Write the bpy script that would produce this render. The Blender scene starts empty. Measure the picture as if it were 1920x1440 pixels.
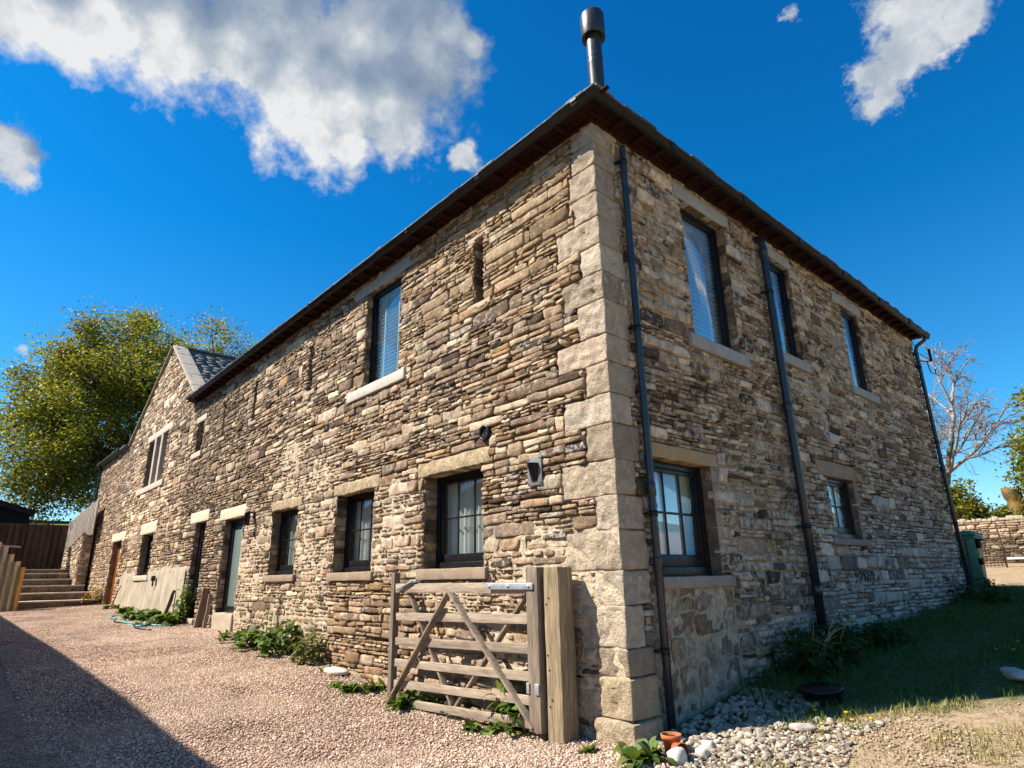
import bpy, math, random
import numpy as np
from mathutils import Matrix, Vector

scene = bpy.context.scene
COL = scene.collection
R = math.radians

# ------------------------------------------------------------------ helpers
def hash3(ix, iy, iz, seed):
    h = (ix * 374761393 + iy * 668265263 + iz * 2147483647 + seed * 974634541) & 0xFFFFFFFF
    h = ((h ^ (h >> 13)) * 1274126177) & 0xFFFFFFFF
    h = ((h ^ (h >> 16)) * 2246822519) & 0xFFFFFFFF
    return ((h ^ (h >> 15)) & 0xFFFFFF) / float(0xFFFFFF)

def vnoise(P, freq, seed=0):
    """value noise in -1..1 at points P (n,3)"""
    Q = np.asarray(P, float) * freq + 1000.0
    I = np.floor(Q).astype(np.int64); f = Q - I
    f = f * f * (3 - 2 * f)
    out = 0
    for dx in (0, 1):
        wx = f[..., 0] if dx else 1 - f[..., 0]
        for dy in (0, 1):
            wy = f[..., 1] if dy else 1 - f[..., 1]
            for dz in (0, 1):
                wz = f[..., 2] if dz else 1 - f[..., 2]
                out = out + wx * wy * wz * hash3(I[..., 0] + dx, I[..., 1] + dy, I[..., 2] + dz, seed)
    return out * 2 - 1

def n2(u, v, freq, seed=0):
    return vnoise(np.stack([u, v, np.zeros_like(u)], -1), freq, seed)

class M:
    """collects pieces into one mesh"""
    def __init__(s): s.V = []; s.F = []; s.C = []; s.n = 0
    def add(s, V, F, col=(1, 1, 1, 0)):
        V = np.asarray(V, float).reshape(-1, 3)
        if len(V) == 0: return s
        s.V.append(V)
        if not isinstance(F, list): F = [F]
        for f in F:
            f = np.asarray(f, int)
            if f.size: s.F.append(f + s.n)
        c = np.asarray(col, float)
        if c.ndim == 1:
            if len(c) == 3: c = np.append(c, 0)
            c = np.tile(c, (len(V), 1))
        elif c.shape[1] == 3: c = np.concatenate([c, np.zeros((len(c), 1))], 1)
        s.C.append(c); s.n += len(V)
        return s
    def box(s, x0, x1, y0, y1, z0, z1, r=.006, col=(1, 1, 1), amp=0, res=None, seed=0):
        V, F = rbox(x0, x1, y0, y1, z0, z1, r, amp, res, seed); return s.add(V, F, col)
    def tube(s, path, r, n=8, col=(1, 1, 1), cap=True):
        V, F = tube(path, r, n, cap); return s.add(V, F, col)
    def beam(s, p, q, w, d, up=(0, 0, 1), r=.004, col=(1, 1, 1), amp=0, res=None, seed=0):
        """box from p to q, w wide (across), d deep (along up x dir)"""
        p = np.array(p, float); q = np.array(q, float); L = np.linalg.norm(q - p); a = (q - p) / L
        u = np.array(up, float); b = np.cross(u, a); b /= np.linalg.norm(b); c = np.cross(a, b)
        V, F = rbox(0, L, -d / 2, d / 2, -w / 2, w / 2, r, amp, res, seed)
        V = p + V[:, :1] * a + V[:, 1:2] * b + V[:, 2:] * c
        return s.add(V, F, col)
    def build(s, name, mat, parent=None, smooth=False, loc=None):
        V = np.concatenate(s.V) if s.V else np.zeros((0, 3)); C = np.concatenate(s.C)
        if loc is not None: V = V - np.array(loc)
        me = bpy.data.meshes.new(name)
        me.vertices.add(len(V)); me.vertices.foreach_set('co', V.astype(np.float32).ravel())
        tot = np.concatenate([np.full(len(f), f.shape[1]) for f in s.F])
        idx = np.concatenate([f.ravel() for f in s.F])
        me.loops.add(len(idx)); me.loops.foreach_set('vertex_index', idx.astype(np.int32))
        me.polygons.add(len(tot))
        me.polygons.foreach_set('loop_start', np.concatenate([[0], np.cumsum(tot)[:-1]]).astype(np.int32))
        me.polygons.foreach_set('loop_total', tot.astype(np.int32))
        me.update(calc_edges=True)
        a = me.attributes.new('col', 'FLOAT_COLOR', 'POINT'); a.data.foreach_set('color', C.astype(np.float32).ravel())
        if smooth: me.polygons.foreach_set('use_smooth', np.ones(len(tot), bool))
        if mat: me.materials.append(mat)
        me.validate()
        o = bpy.data.objects.new(name, me); COL.objects.link(o)
        if loc is not None: o.location = loc
        if parent is not None: o.parent = parent
        return o

def rbox(x0, x1, y0, y1, z0, z1, r=.006, amp=0, res=None, seed=0):
    """rounded box; with res the faces are gridded (for rough stone) and displaced by amp"""
    lo = np.array([x0, y0, z0], float); hi = np.array([x1, y1, z1], float)
    r = min(r, .49 * (hi - lo).min())
    lines = []
    for k in range(3):
        a, b = lo[k] + r, hi[k] - r
        n = max(1, int(round((b - a) / res))) if res else 1
        lines.append(np.concatenate([[lo[k]], [lo[k] + r * .35], np.linspace(a, b, n + 1), [hi[k] - r * .35], [hi[k]]]))
    Vs = []; Fs = []; n0 = 0
    for k in range(3):
        i, j = [(1, 2), (2, 0), (0, 1)][k]
        A, B = np.meshgrid(lines[i], lines[j], indexing='ij')
        na, nb = A.shape
        q = np.arange(na * nb).reshape(na, nb)
        quad = np.stack([q[:-1, :-1], q[1:, :-1], q[1:, 1:], q[:-1, 1:]], -1).reshape(-1, 4)
        for side in (0, 1):
            P = np.zeros((na * nb, 3)); P[:, i] = A.ravel(); P[:, j] = B.ravel(); P[:, k] = (lo, hi)[side][k]
            Vs.append(P); Fs.append((quad if side else quad[:, ::-1]) + n0); n0 += len(P)
    V = np.concatenate(Vs); F = np.concatenate(Fs)
    key, first, inv = np.unique(np.round(V, 5), axis=0, return_index=True, return_inverse=True)
    V = V[first]; F = inv.reshape(-1)[F]
    inn = np.clip(V, lo + r, hi - r); d = V - inn; L = np.linalg.norm(d, axis=1, keepdims=True); L[L == 0] = 1
    V = inn + d / L * r
    if amp:
        c = (lo + hi) / 2
        nn = np.stack([vnoise(V, 7, seed + k) + .6 * vnoise(V, 19, seed + k + 5) for k in range(3)], -1)
        V = V + nn * amp
    return V, F

def tube(path, r, n=8, cap=True):
    P = np.asarray(path, float); m = len(P)
    rr = np.full(m, r) if np.isscalar(r) else np.asarray(r, float)
    T = np.gradient(P, axis=0); T /= np.linalg.norm(T, axis=1, keepdims=True) + 1e-12
    ref = np.array([0, 0, 1.]) if abs(T[0][2]) < .9 else np.array([1., 0, 0])
    a = np.cross(T[0], ref); a /= np.linalg.norm(a); A = [a]
    for k in range(1, m):
        a = A[-1] - T[k] * (A[-1] @ T[k]); A.append(a / (np.linalg.norm(a) + 1e-12))
    A = np.array(A); B = np.cross(T, A)
    th = np.linspace(0, 2 * np.pi, n, endpoint=False)
    V = (P[:, None] + rr[:, None, None] * (np.cos(th)[None, :, None] * A[:, None] + np.sin(th)[None, :, None] * B[:, None])).reshape(-1, 3)
    q = np.arange(m * n).reshape(m, n); qn = np.roll(q, -1, 1)
    F = [np.stack([q[:-1], q[1:], qn[1:], qn[:-1]], -1).reshape(-1, 4)]
    if cap and n > 2: F += [q[0][None, :], q[-1][None, ::-1]]
    return V, F

def lathe(prof, n=24, c=(0, 0, 0)):
    prof = np.asarray(prof, float); th = np.linspace(0, 2 * np.pi, n, endpoint=False)
    V = np.stack([prof[:, None, 0] * np.cos(th), prof[:, None, 0] * np.sin(th), np.repeat(prof[:, 1:2], n, 1)], -1).reshape(-1, 3) + np.array(c)
    q = np.arange(len(prof) * n).reshape(len(prof), n); qn = np.roll(q, -1, 1)
    return V, [np.stack([q[:-1], qn[:-1], qn[1:], q[1:]], -1).reshape(-1, 4)]

def bez(p0, p1, p2, n=8):
    t = np.linspace(0, 1, n)[:, None]; p0, p1, p2 = map(lambda a: np.array(a, float), (p0, p1, p2))
    return (1 - t) ** 2 * p0 + 2 * t * (1 - t) * p1 + t ** 2 * p2

def tag(o, label=None, cat=None, group=None, kind=None):
    if label: o['label'] = label
    if cat: o['category'] = cat
    if group: o['group'] = group
    if kind: o['kind'] = kind
    return o

def empty(name, loc=(0, 0, 0), label=None, cat=None, group=None, parent=None, rz=0):
    o = bpy.data.objects.new(name, None); COL.objects.link(o); o.location = loc; o.rotation_euler = (0, 0, rz)
    o.empty_display_size = .2
    if parent: o.parent = parent
    return tag(o, label, cat, group)

def copy_obj(o, parent=None):
    c = o.copy(); COL.objects.link(c)
    if parent: c.parent = parent
    for ch in list(o.children): copy_obj(ch, c)
    return c

# ------------------------------------------------------------------ materials
def nt_of(name):
    m = bpy.data.materials.new(name); m.use_nodes = True
    nt = m.node_tree; return m, nt, nt.nodes['Principled BSDF'], nt.nodes['Material Output']
def N(nt, t, **kw):
    n = nt.nodes.new(t)
    for k, v in kw.items():
        if k in n.inputs: n.inputs[k].default_value = v
        else: setattr(n, k, v)
    return n
def noise(nt, vec, scale, detail=6, rough=.6):
    n = N(nt, 'ShaderNodeTexNoise', Scale=scale, Detail=detail, Roughness=rough); nt.links.new(vec, n.inputs['Vector']); return n.outputs['Fac']
def ramp(nt, fac, stops):
    n = nt.nodes.new('ShaderNodeValToRGB'); e = n.color_ramp.elements
    while len(e) < len(stops): e.new(.5)
    for k, (p, c) in enumerate(stops):
        e[k].position = p; e[k].color = (*c, 1) if not np.isscalar(c) else (c, c, c, 1)
    nt.links.new(fac, n.inputs[0]); return n.outputs[0]
def mrange(nt, fac, a, b, c, d):
    n = N(nt, 'ShaderNodeMapRange'); nt.links.new(fac, n.inputs[0])
    for i, v in enumerate((a, b, c, d)): n.inputs[i + 1].default_value = v
    return n.outputs[0]
def mix(nt, a, b, fac, mode='MIX'):
    n = nt.nodes.new('ShaderNodeMix'); n.data_type = 'RGBA'; n.blend_type = mode
    for sock, v in ((n.inputs[0], fac), (n.inputs[6], a), (n.inputs[7], b)):
        if hasattr(v, 'links'): nt.links.new(v, sock)
        elif np.isscalar(v): sock.default_value = v
        else: sock.default_value = (*v, 1)
    return n.outputs[2]
def math_(nt, op, a, b):
    n = nt.nodes.new('ShaderNodeMath'); n.operation = op
    for k, v in ((0, a), (1, b)):
        if hasattr(v, 'links'): nt.links.new(v, n.inputs[k])
        else: n.inputs[k].default_value = v
    return n.outputs[0]
def bump(nt, bs, height, strength, dist=.02):
    n = N(nt, 'ShaderNodeBump', Strength=strength, Distance=dist); nt.links.new(height, n.inputs['Height'])
    nt.links.new(n.outputs[0], bs.inputs['Normal']); return n
def pos(nt): return nt.nodes.new('ShaderNodeNewGeometry').outputs['Position']
def attr(nt):
    n = nt.nodes.new('ShaderNodeAttribute'); n.attribute_name = 'col'; return n

def mat_attr(name, rough=.85, s1=12, v1=(.65, 1.3), s2=70, v2=(.8, 1.2), bs=45, bstr=.4, bdist=.015, spec=.2, stretch=None, white=0, stain=0):
    """base colour from the mesh's own colour, broken up by noise; alpha of the colour = share of pale lichen / lime"""
    m, nt, b, out = nt_of(name); p = pos(nt); at = attr(nt)
    if stretch:
        tc = nt.nodes.new('ShaderNodeTexCoord'); mp = N(nt, 'ShaderNodeMapping'); nt.links.new(tc.outputs['Object'], mp.inputs[0])
        mp.inputs['Scale'].default_value = stretch; p = mp.outputs[0]
    c = at.outputs['Color']
    c = mix(nt, c, mrange(nt, noise(nt, p, s1, 8, .65), .3, .7, *v1), 1.0, 'MULTIPLY')
    c = mix(nt, c, mrange(nt, noise(nt, p, s2, 4, .6), .3, .7, *v2), 1.0, 'MULTIPLY')
    if stain:
        c = mix(nt, c, (.09, .07, .055), mrange(nt, noise(nt, p, 2.3, 7, .7), .54, .74, 0, stain))
    if white:
        n1 = noise(nt, p, 11, 9, .72)
        th = math_(nt, 'SUBTRACT', math_(nt, 'ADD', n1, math_(nt, 'MULTIPLY', at.outputs['Alpha'], .22)), .62)
        f = mrange(nt, th, 0, .09, 0, white)
        c = mix(nt, c, (.62, .58, .51), f)
    nt.links.new(c, b.inputs['Base Color'])
    b.inputs['Roughness'].default_value = rough; b.inputs['Specular IOR Level'].default_value = spec
    h = math_(nt, 'ADD', noise(nt, p, bs, 8, .65), math_(nt, 'MULTIPLY', noise(nt, p, bs * 3.1, 4, .6), .4))
    bump(nt, b, h, bstr, bdist)
    return m

def mat_plain(name, col, rough=.5, spec=.5, metal=0, var=.25, s=8, bs=120, bstr=.08, rvar=.1):
    m, nt, b, out = nt_of(name); p = pos(nt)
    c = mix(nt, col, mrange(nt, noise(nt, p, s, 6), .3, .7, 1 - var, 1 + var), 1.0, 'MULTIPLY')
    nt.links.new(c, b.inputs['Base Color'])
    nt.links.new(mrange(nt, noise(nt, p, s * 2.3, 5), .3, .7, max(.02, rough - rvar), min(1, rough + rvar)), b.inputs['Roughness'])
    b.inputs['Metallic'].default_value = metal; b.inputs['Specular IOR Level'].default_value = spec
    bump(nt, b, noise(nt, p, bs, 5), bstr, .01)
    return m

STONE = mat_attr('stone', rough=.92, s1=9, v1=(.5, 1.4), s2=55, v2=(.7, 1.25), bs=34, bstr=1.0, bdist=.03, white=.7, stain=.75)
QUOIN = mat_attr('quoin', rough=.92, s1=6, v1=(.72, 1.2), s2=60, v2=(.78, 1.2), bs=26, bstr=1.0, bdist=.035, white=.5, stain=.45)
MORTAR = mat_attr('mortar', rough=.97, s1=8, v1=(.7, 1.25), s2=80, v2=(.8, 1.2), bs=60, bstr=.6, bdist=.015)
DRESSED = mat_attr('dressed_stone', rough=.9, s1=5, v1=(.8, 1.15), s2=90, v2=(.88, 1.1), bs=90, bstr=.25, bdist=.008, white=.25)
WOOD = mat_attr('weathered_wood', rough=.85, s1=5, v1=(.55, 1.3), s2=26, v2=(.7, 1.2), bs=22, bstr=.55, bdist=.008, stretch=(1, 1, 1))
def mat_wood(name, axis, **kw):
    st = [14, 14, 14]; st[axis] = 1.1
    return mat_attr(name, rough=.85, s1=1.3, v1=(.55, 1.35), s2=5, v2=(.65, 1.2), bs=4, bstr=.6, bdist=.006, stretch=tuple(st), **kw)
WOODX = mat_wood('timber_along', 0); WOODZ = mat_wood('timber_upright', 2); WOODY = mat_wood('timber_across', 1)
RAFTER = mat_wood('stained_eaves_timber', 1)
BLACK = mat_plain('black_paint', (.009, .009, .010), .35, .3, var=.3, s=5, bstr=.05)
GUTTER = mat_plain('cast_iron', (.011, .011, .013), .5, .3, var=.6, s=9, bs=40, bstr=.3, rvar=.2)
PIPE = mat_plain('pipe_plastic', (.02, .025, .034), .3, .55, var=.3, s=4, bstr=.05)
FLUE = mat_plain('flue_enamel', (.022, .021, .021), .38, .6, var=.15, s=3, bstr=.04)
STEEL = mat_plain('galvanised', (.42, .45, .5), .5, .5, metal=.6, var=.3, s=14)
PLATE = mat_plain('grey_plate', (.16, .165, .175), .5, .4, var=.2, s=9)
SLATE = mat_attr('roof_slate', rough=.75, s1=6, v1=(.6, 1.35), s2=40, v2=(.8, 1.2), bs=30, bstr=.4, white=.5)
BIN = mat_plain('bin_plastic', (.09, .22, .17), .45, .4, var=.25, s=6)
TERRA = mat_plain('terracotta', (.42, .13, .05), .8, .2, var=.3, s=14, bs=60, bstr=.2)
SOIL = mat_plain('soil', (.05, .035, .025), .95, .1, var=.5, s=30, bs=50, bstr=.8)
ORANGE = mat_wood('varnished_door', 2)
RENDER = mat_attr('lime_render', rough=.95, s1=1.6, v1=(.62, 1.25), s2=30, v2=(.85, 1.12), bs=35, bstr=.35, bdist=.012, stretch=(1.6, 1.6, 1.0), white=.4)
IRON = mat_plain('rusty_iron', (.10, .055, .04), .8, .3, metal=.2, var=.5, s=30, bs=80, bstr=.4)
HOSE = mat_plain('hose_rubber', (.10, .30, .30), .5, .4, var=.25, s=3)
WHITEP = mat_plain('white_paint', (.75, .74, .7), .6, .4, var=.1)
REDP = mat_plain('red_paint', (.45, .09, .04), .6, .4, var=.2)
CLOTH = mat_plain('curtain_linen', (.66, .65, .61), .9, .1, var=.08, s=20, bs=200)
BLINDM = None
ROCK = mat_attr('loose_limestone', rough=.93, s1=14, v1=(.7, 1.2), s2=90, v2=(.8, 1.15), bs=60, bstr=.5, white=.2)
PEB = mat_attr('gravel_stones', rough=.88, s1=60, v1=(.75, 1.2), s2=200, v2=(.85, 1.15), bs=160, bstr=.3, bdist=.004)
BARK = mat_attr('bark', rough=.95, s1=5, v1=(.6, 1.3), s2=30, v2=(.7, 1.2), bs=18, bstr=.7, bdist=.03)

def mat_leaf(name, trans=.35, rough=.55):
    m, nt, b, out = nt_of(name); at = attr(nt)
    nt.links.new(at.outputs['Color'], b.inputs['Base Color']); b.inputs['Roughness'].default_value = rough
    b.inputs['Specular IOR Level'].default_value = .25
    t = N(nt, 'ShaderNodeBsdfTranslucent'); c = mix(nt, at.outputs['Color'], (1.25, 1.15, .5), 1.0, 'MULTIPLY'); nt.links.new(c, t.inputs[0])
    mx = nt.nodes.new('ShaderNodeMixShader'); mx.inputs[0].default_value = trans
    nt.links.new(b.outputs[0], mx.inputs[1]); nt.links.new(t.outputs[0], mx.inputs[2]); nt.links.new(mx.outputs[0], out.inputs[0])
    return m
LEAF = mat_leaf('foliage'); GRASS = mat_leaf('grass_blades', .3, .6)

def mat_glass(name, base, tint=(1, 1, 1), frost=None):
    m, nt, b, out = nt_of(name); nt.nodes.remove(b)
    p = pos(nt)
    lw = N(nt, 'ShaderNodeLayerWeight', Blend=.5)
    f = mrange(nt, math_(nt, 'POWER', lw.outputs['Facing'], 3.5), 0, 1, base, 1.0)
    g = N(nt, 'ShaderNodeBsdfGlossy', Roughness=.0); g.inputs[0].default_value = (.93, .95, 1, 1)
    bm = N(nt, 'ShaderNodeBump', Strength=.05, Distance=.004); nt.links.new(noise(nt, p, 2.2, 2), bm.inputs['Height']); nt.links.new(bm.outputs[0], g.inputs['Normal'])
    if frost:
        t = N(nt, 'ShaderNodeBsdfDiffuse'); t.inputs[0].default_value = (*frost, 1)
    else:
        t = N(nt, 'ShaderNodeBsdfTransparent'); t.inputs[0].default_value = (*tint, 1)
    mx = nt.nodes.new('ShaderNodeMixShader'); nt.links.new(f, mx.inputs[0])
    nt.links.new(t.outputs[0], mx.inputs[1]); nt.links.new(g.outputs[0], mx.inputs[2]); nt.links.new(mx.outputs[0], out.inputs[0])
    return m
BLINDM = mat_leaf('blind_slat', .55, .6)
GLASS = mat_glass('window_glass', .07, (.9, .93, .93))
GLASSB = mat_glass('coated_glass', .19, (.88, .93, .95))
FROST = mat_glass('frosted_glass', .08, frost=(.20, .26, .24))
DARKG = mat_glass('dark_glass', .05, frost=(.012, .013, .014))

# ------------------------------------------------------------------ ground height
def gz(x, y):
    x = np.asarray(x, float); y = np.asarray(y, float)
    zl = np.interp(x, [-60, -28, -25, -15, -10.5, -6, -5, -3.5, -1.3, 0], [.9, .78, .72, .5, .42, .19, .08, -.06, -.05, 0])
    zr = np.interp(y, [-10, -3, 0, 2, 3.8, 7.5, 11, 15, 24, 30, 60], [-.25, -.12, 0, .27, .48, .66, .90, .95, 1.5, 1.8, 3])
    w = np.clip(1 - np.clip(y, 0, 12) / 12, 0, 1)
    return zl * w + zr * (1 - .05 * np.clip(x, 0, 6))

# ------------------------------------------------------------------ rubble walls
PAL = .97 * np.array([(.36, .255, .165), (.58, .455, .325), (.20, .132, .086), (.30, .222, .162), (.37, .235, .118), (.10, .070, .050), (.48, .36, .25), (.26, .17, .108)])

def layout(rng, U0, U1, V0, V1, holes, hb=(.10, .215), wl=(.3, 1.1), wf=(1.9, 6.0), rows=(.26, .46, .28)):
    out = []
    v = V0
    while v < V1:
        h = rng.uniform(*hb); u = U0 - rng.uniform(0, .5)
        while u < U1:
            L = rng.uniform(*wl); k = rng.choice([1, 2, 3], p=rows)
            while h / k < .037: k -= 1
            cuts = np.sort(np.concatenate([[0, 1], (np.arange(1, k) + rng.uniform(-.22, .22, k - 1)) / k])) * h
            jt, jb = rng.uniform(-.012, .012, 2)
            for a in range(k):
                hr = cuts[a + 1] - cuts[a]; x = u
                while x < u + L - 1e-6:
                    w = min(max(hr * rng.uniform(*wf), .09), .75)
                    if u + L - (x + w) < .09: w = u + L - x
                    out.append((x, x + w, v + cuts[a] + (jb if a == 0 else 0), v + cuts[a + 1] + (jt if a == k - 1 else 0)))
                    x += w
            u += L
        v += h
    # cut away the openings
    for (a, b, c, d) in holes:
        nxt = []
        for (p, q, r_, s) in out:
            if q <= a or p >= b or s <= c or r_ >= d: nxt.append((p, q, r_, s)); continue
            m0, m1 = max(r_, c), min(s, d)
            if p < a: nxt.append((p, a, r_, s))
            if q > b: nxt.append((b, q, r_, s))
            pa, qb = max(p, a), min(q, b)
            if r_ < c - .03: nxt.append((pa, qb, r_, c))
            if s > d + .03: nxt.append((pa, qb, d, s))
        out = nxt
    A = np.array(out)
    A[:, 0] = np.maximum(A[:, 0], U0); A[:, 1] = np.minimum(A[:, 1], U1); A[:, 3] = np.minimum(A[:, 3], V1)
    return A[(A[:, 1] - A[:, 0] > .035) & (A[:, 3] - A[:, 2] > .022)]

HI = ([-1, -1, -.965, -.6, -.2, .2, .6, .965, 1, 1], [-1, .45, .95, 1, 1, 1, 1, .95, .45, -1])
HIT = ([-1, -1, -.88, -.3, .3, .88, 1, 1], [-1, .4, .95, 1, 1, .95, .4, -1])
LO = ([-1, -1, -.72, .72, 1, 1], [-1, .3, 1, 1, .3, -1])

def stones(m, rng, rects, mapf, prot, cols, hi=True, amp=.0135, wob=None, gap=.0055, deep=-.07, k=.05):
    """cut-and-laid rubble: each stone a pillowed, jittered block"""
    n = len(rects)
    if n == 0: return
    S, AS = map(np.array, HI if hi else LO); T, AT = map(np.array, HIT if hi else LO)
    s, t = np.meshgrid(S, T, indexing='ij'); a = np.minimum(*np.meshgrid(AS, AT, indexing='ij'))
    s = s.ravel()[None]; t = t.ravel()[None]; a = a.ravel()[None]
    u0, u1, v0, v1 = [rects[:, i:i + 1] for i in range(4)]
    w = u1 - u0; h = v1 - v0; mn = np.minimum(w, h)
    gp = gap * rng.uniform(.4, 1.7, (n, 1))
    J = rng.uniform(-1, 1, (n, 4, 2)) * np.minimum(.17 * mn, .022)[:, :, None]
    J[:, :, 1] *= .7
    ws = [(1 - s) * (1 - t) / 4, (1 + s) * (1 - t) / 4, (1 + s) * (1 + t) / 4, (1 - s) * (1 + t) / 4]
    u = (u0 + u1) / 2 + s * (w / 2 - gp); v = (v0 + v1) / 2 + t * (h / 2 - gp)
    for c in range(4):
        u = u + ws[c] * J[:, c, 0:1]; v = v + ws[c] * J[:, c, 1:2]
    pull = (np.abs(s) ** 5) * (np.abs(t) ** 5) * k * mn
    u = u - np.sign(s) * pull; v = v - np.sign(t) * pull * .8
    off = rng.uniform(0, 50, (n, 1))
    Pn = np.stack([u + off, v, np.zeros_like(u)], -1)
    nz1 = vnoise(Pn, 10, 3); nz2 = vnoise(Pn, 27, 4) + .5 * vnoise(Pn, 55, 8); nz3 = vnoise(Pn, 14, 5); nz4 = vnoise(Pn, 14, 6)
    edge = (a < .95)
    u = u + (nz3 * .014 + nz2 * .008) * edge; v = v + (nz4 * .008 + vnoise(Pn, 31, 7) * .006) * edge
    tl = rng.uniform(-1, 1, (n, 2)) * .009
    d = prot * np.clip(a, -1, 1) + (nz1 * .9 + nz2 * .6) * amp * (a > .2) + (s * tl[:, :1] + t * tl[:, 1:]) * (a > .2)
    d = np.where(a < 0, deep, d)
    if wob is not None: v = v + wob(u, v)
    V = mapf(u, v, d).reshape(-1, 3)
    ns, nt_ = len(S), len(T)
    q = np.arange(ns * nt_).reshape(ns, nt_)
    quad = np.stack([q[:-1, :-1], q[1:, :-1], q[1:, 1:], q[:-1, 1:]], -1).reshape(-1, 4)
    F = (quad[None] + (np.arange(n) * ns * nt_)[:, None, None]).reshape(-1, 4)
    C = np.repeat(cols, ns * nt_, 0)
    m.add(V, F, C)

def mortar_sheet(m, rng, U0, U1, V0, V1, holes, mapf, zone, cell=.045, poly=None, dark=(.075, .052, .036), pale=(.64, .51, .36), wob=None):
    us = np.unique(np.round(np.concatenate([np.arange(U0, U1, cell), [U1]] + [[a, b] for a, b, c, d in holes if U0 < a < U1 or U0 < b < U1]), 4)); us = us[(us >= U0) & (us <= U1)]
    vs = np.unique(np.round(np.concatenate([np.arange(V0, V1, cell), [V1]] + [[c, d] for a, b, c, d in holes]), 4)); vs = vs[(vs >= V0) & (vs <= V1)]
    u, v = np.meshgrid(us, vs, indexing='ij')
    z = zone(u, v)
    d = -.06 + z * .065 + n2(u, v, 12, 8) * .008 + n2(u, v, 4, 9) * .006
    C = np.array(dark)[None, None] * (1 - z[..., None]) + np.array(pale)[None, None] * z[..., None]
    q = np.arange(u.size).reshape(u.shape)
    cu = (us[:-1] + us[1:]) / 2; cv = (vs[:-1] + vs[1:]) / 2; CU, CV = np.meshgrid(cu, cv, indexing='ij')
    keep = np.ones(CU.shape, bool)
    for a, b, c, dd in holes: keep &= ~((CU > a) & (CU < b) & (CV > c) & (CV < dd))
    if poly is not None: keep &= poly(CU, CV)
    F = np.stack([q[:-1, :-1], q[1:, :-1], q[1:, 1:], q[:-1, 1:]], -1)[keep]
    V = mapf(u.ravel(), v.ravel(), d.ravel())
    m.add(V, F.reshape(-1, 4), C.reshape(-1, 3))

def reveal(m, rng, a, b, c, d, mapf, depth=.32, col=(.23, .165, .115), rough=True):
    """the four masonry faces of an opening, with jamb stones"""
    e = .004
    for f in ([(a, c, 0), (a, d, 0), (a, d, -depth), (a, c, -depth)], [(b, c, 0), (b, c, -depth), (b, d, -depth), (b, d, 0)],
              [(a, d, 0), (b, d, 0), (b, d, -depth), (a, d, -depth)], [(a, c, 0), (a, c, -depth), (b, c, -depth), (b, c, 0)]):
        f = np.array(f, float); m.add(mapf(f[:, 0], f[:, 1], f[:, 2]), np.array([[0, 1, 2, 3]]), col)
    if rough:
        for side, x in ((1, a), (-1, b)):
            v = c
            rects = []
            while v < d - .02:
                h = min(rng.uniform(.07, .2), d - v); rects.append((-depth, rng.uniform(-.02, .004), v, v + h)); v += h
            rects = np.array(rects)
            jm = lambda uu, vv, dd: mapf(x + side * (dd), vv, uu)
            cols = np.concatenate([PAL[rng.choice(8, len(rects))] * rng.uniform(.7, 1.0, (len(rects), 1)), np.full((len(rects), 1), .1)], 1)
            stones(m, rng, rects, jm, np.full((len(rects), 1), .012), cols, hi=True, amp=.005, deep=-.02)

def Lmap(u, v, d): return np.stack([u, -d + 0 * u, v + 0 * u], -1)
def Rmap(u, v, d): return np.stack([d + 0 * u, u, v + 0 * u], -1)

barn = empty('stone_barn', (0, 0, 0), 'big two storey stone barn with hipped roof, black windows and corner blocks', 'barn')
cottage = empty('stone_cottage', (-20, 0, gz(-20, 0)), 'gable ended stone house joined to the left end of the barn', 'house')
CB = (-20, 0, float(gz(-20, 0)))

# openings on the front (left) wall of the barn: u0,u1,v0,v1
A_ = (-3.43, -2.12, 1.58, 2.84); B_ = (-6.15, -4.85, 1.58, 2.86); C_ = (-9.0, -7.75, 1.58, 2.84)
U_ = (-5.42, -4.26, 4.64, 6.44); D1_ = (-11.99, -10.72, .81, 2.91); D2_ = (-14.45, -13.55, .62, 3.02)
SL = [(-2.29, -2.085, 5.10, 6.09), (-7.80, -7.60, 5.13, 6.13), (-10.95, -10.77, 5.14, 6.16), (-13.2, -13.02, 5.15, 6.16)]
SW_ = (-15.55, -14.92, 5.08, 6.01)
frontholes = [A_, B_, C_, U_, D1_, D2_, SW_] + SL
# quoins: z breaks, left width, right width
QZ = [-.35, .194, .547, .795, 1.176, 1.50, 1.885, 2.228, 2.589, 2.968, 3.291, 3.618, 3.80, 4.14, 4.55, 4.717, 5.055, 5.412, 5.75, 6.12, 6.44, 6.75]
QZ = [-.35, .194, .547, .795, 1.176, 1.50, 1.885, 2.228, 2.589, 2.968, 3.291, 3.64, 3.96, 4.37, 4.717, 5.055, 5.412, 5.75, 6.12, 6.44, 6.76]
QL = [.40, .34, .36, .55, .33, .70, .29, .74, .36, .66, .33, .73, .38, .60, .29, .66, .37, .42, .36, .34, .62]
QR = [.36, .40, .42, .28, .42, .42, .40, .30, .42, .34, .44, .36, .43, .34, .42, .36, .45, .34, .42, .36, .40]
QL = QL[:len(QZ) - 1]; QR = QR[:len(QZ) - 1]
lintel_front = [(-3.6, -1.98, 2.84, 3.05), (-6.28, -4.72, 2.86, 3.06), (-9.12, -7.62, 2.84, 3.03), (-5.92, -4.02, 6.44, 6.66), (-12.42, -10.62, 2.91, 3.17), (-14.98, -13.36, 3.02, 3.31), (-15.75, -14.8, 6.01, 6.19)]
sill_front = [(-3.52, -2.02, 1.44, 1.58), (-6.25, -4.74, 1.45, 1.58), (-9.12, -7.62, 1.46, 1.58), (-5.92, -4.02, 4.46, 4.64), (-15.72, -14.8, 4.92, 5.08)]

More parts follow.
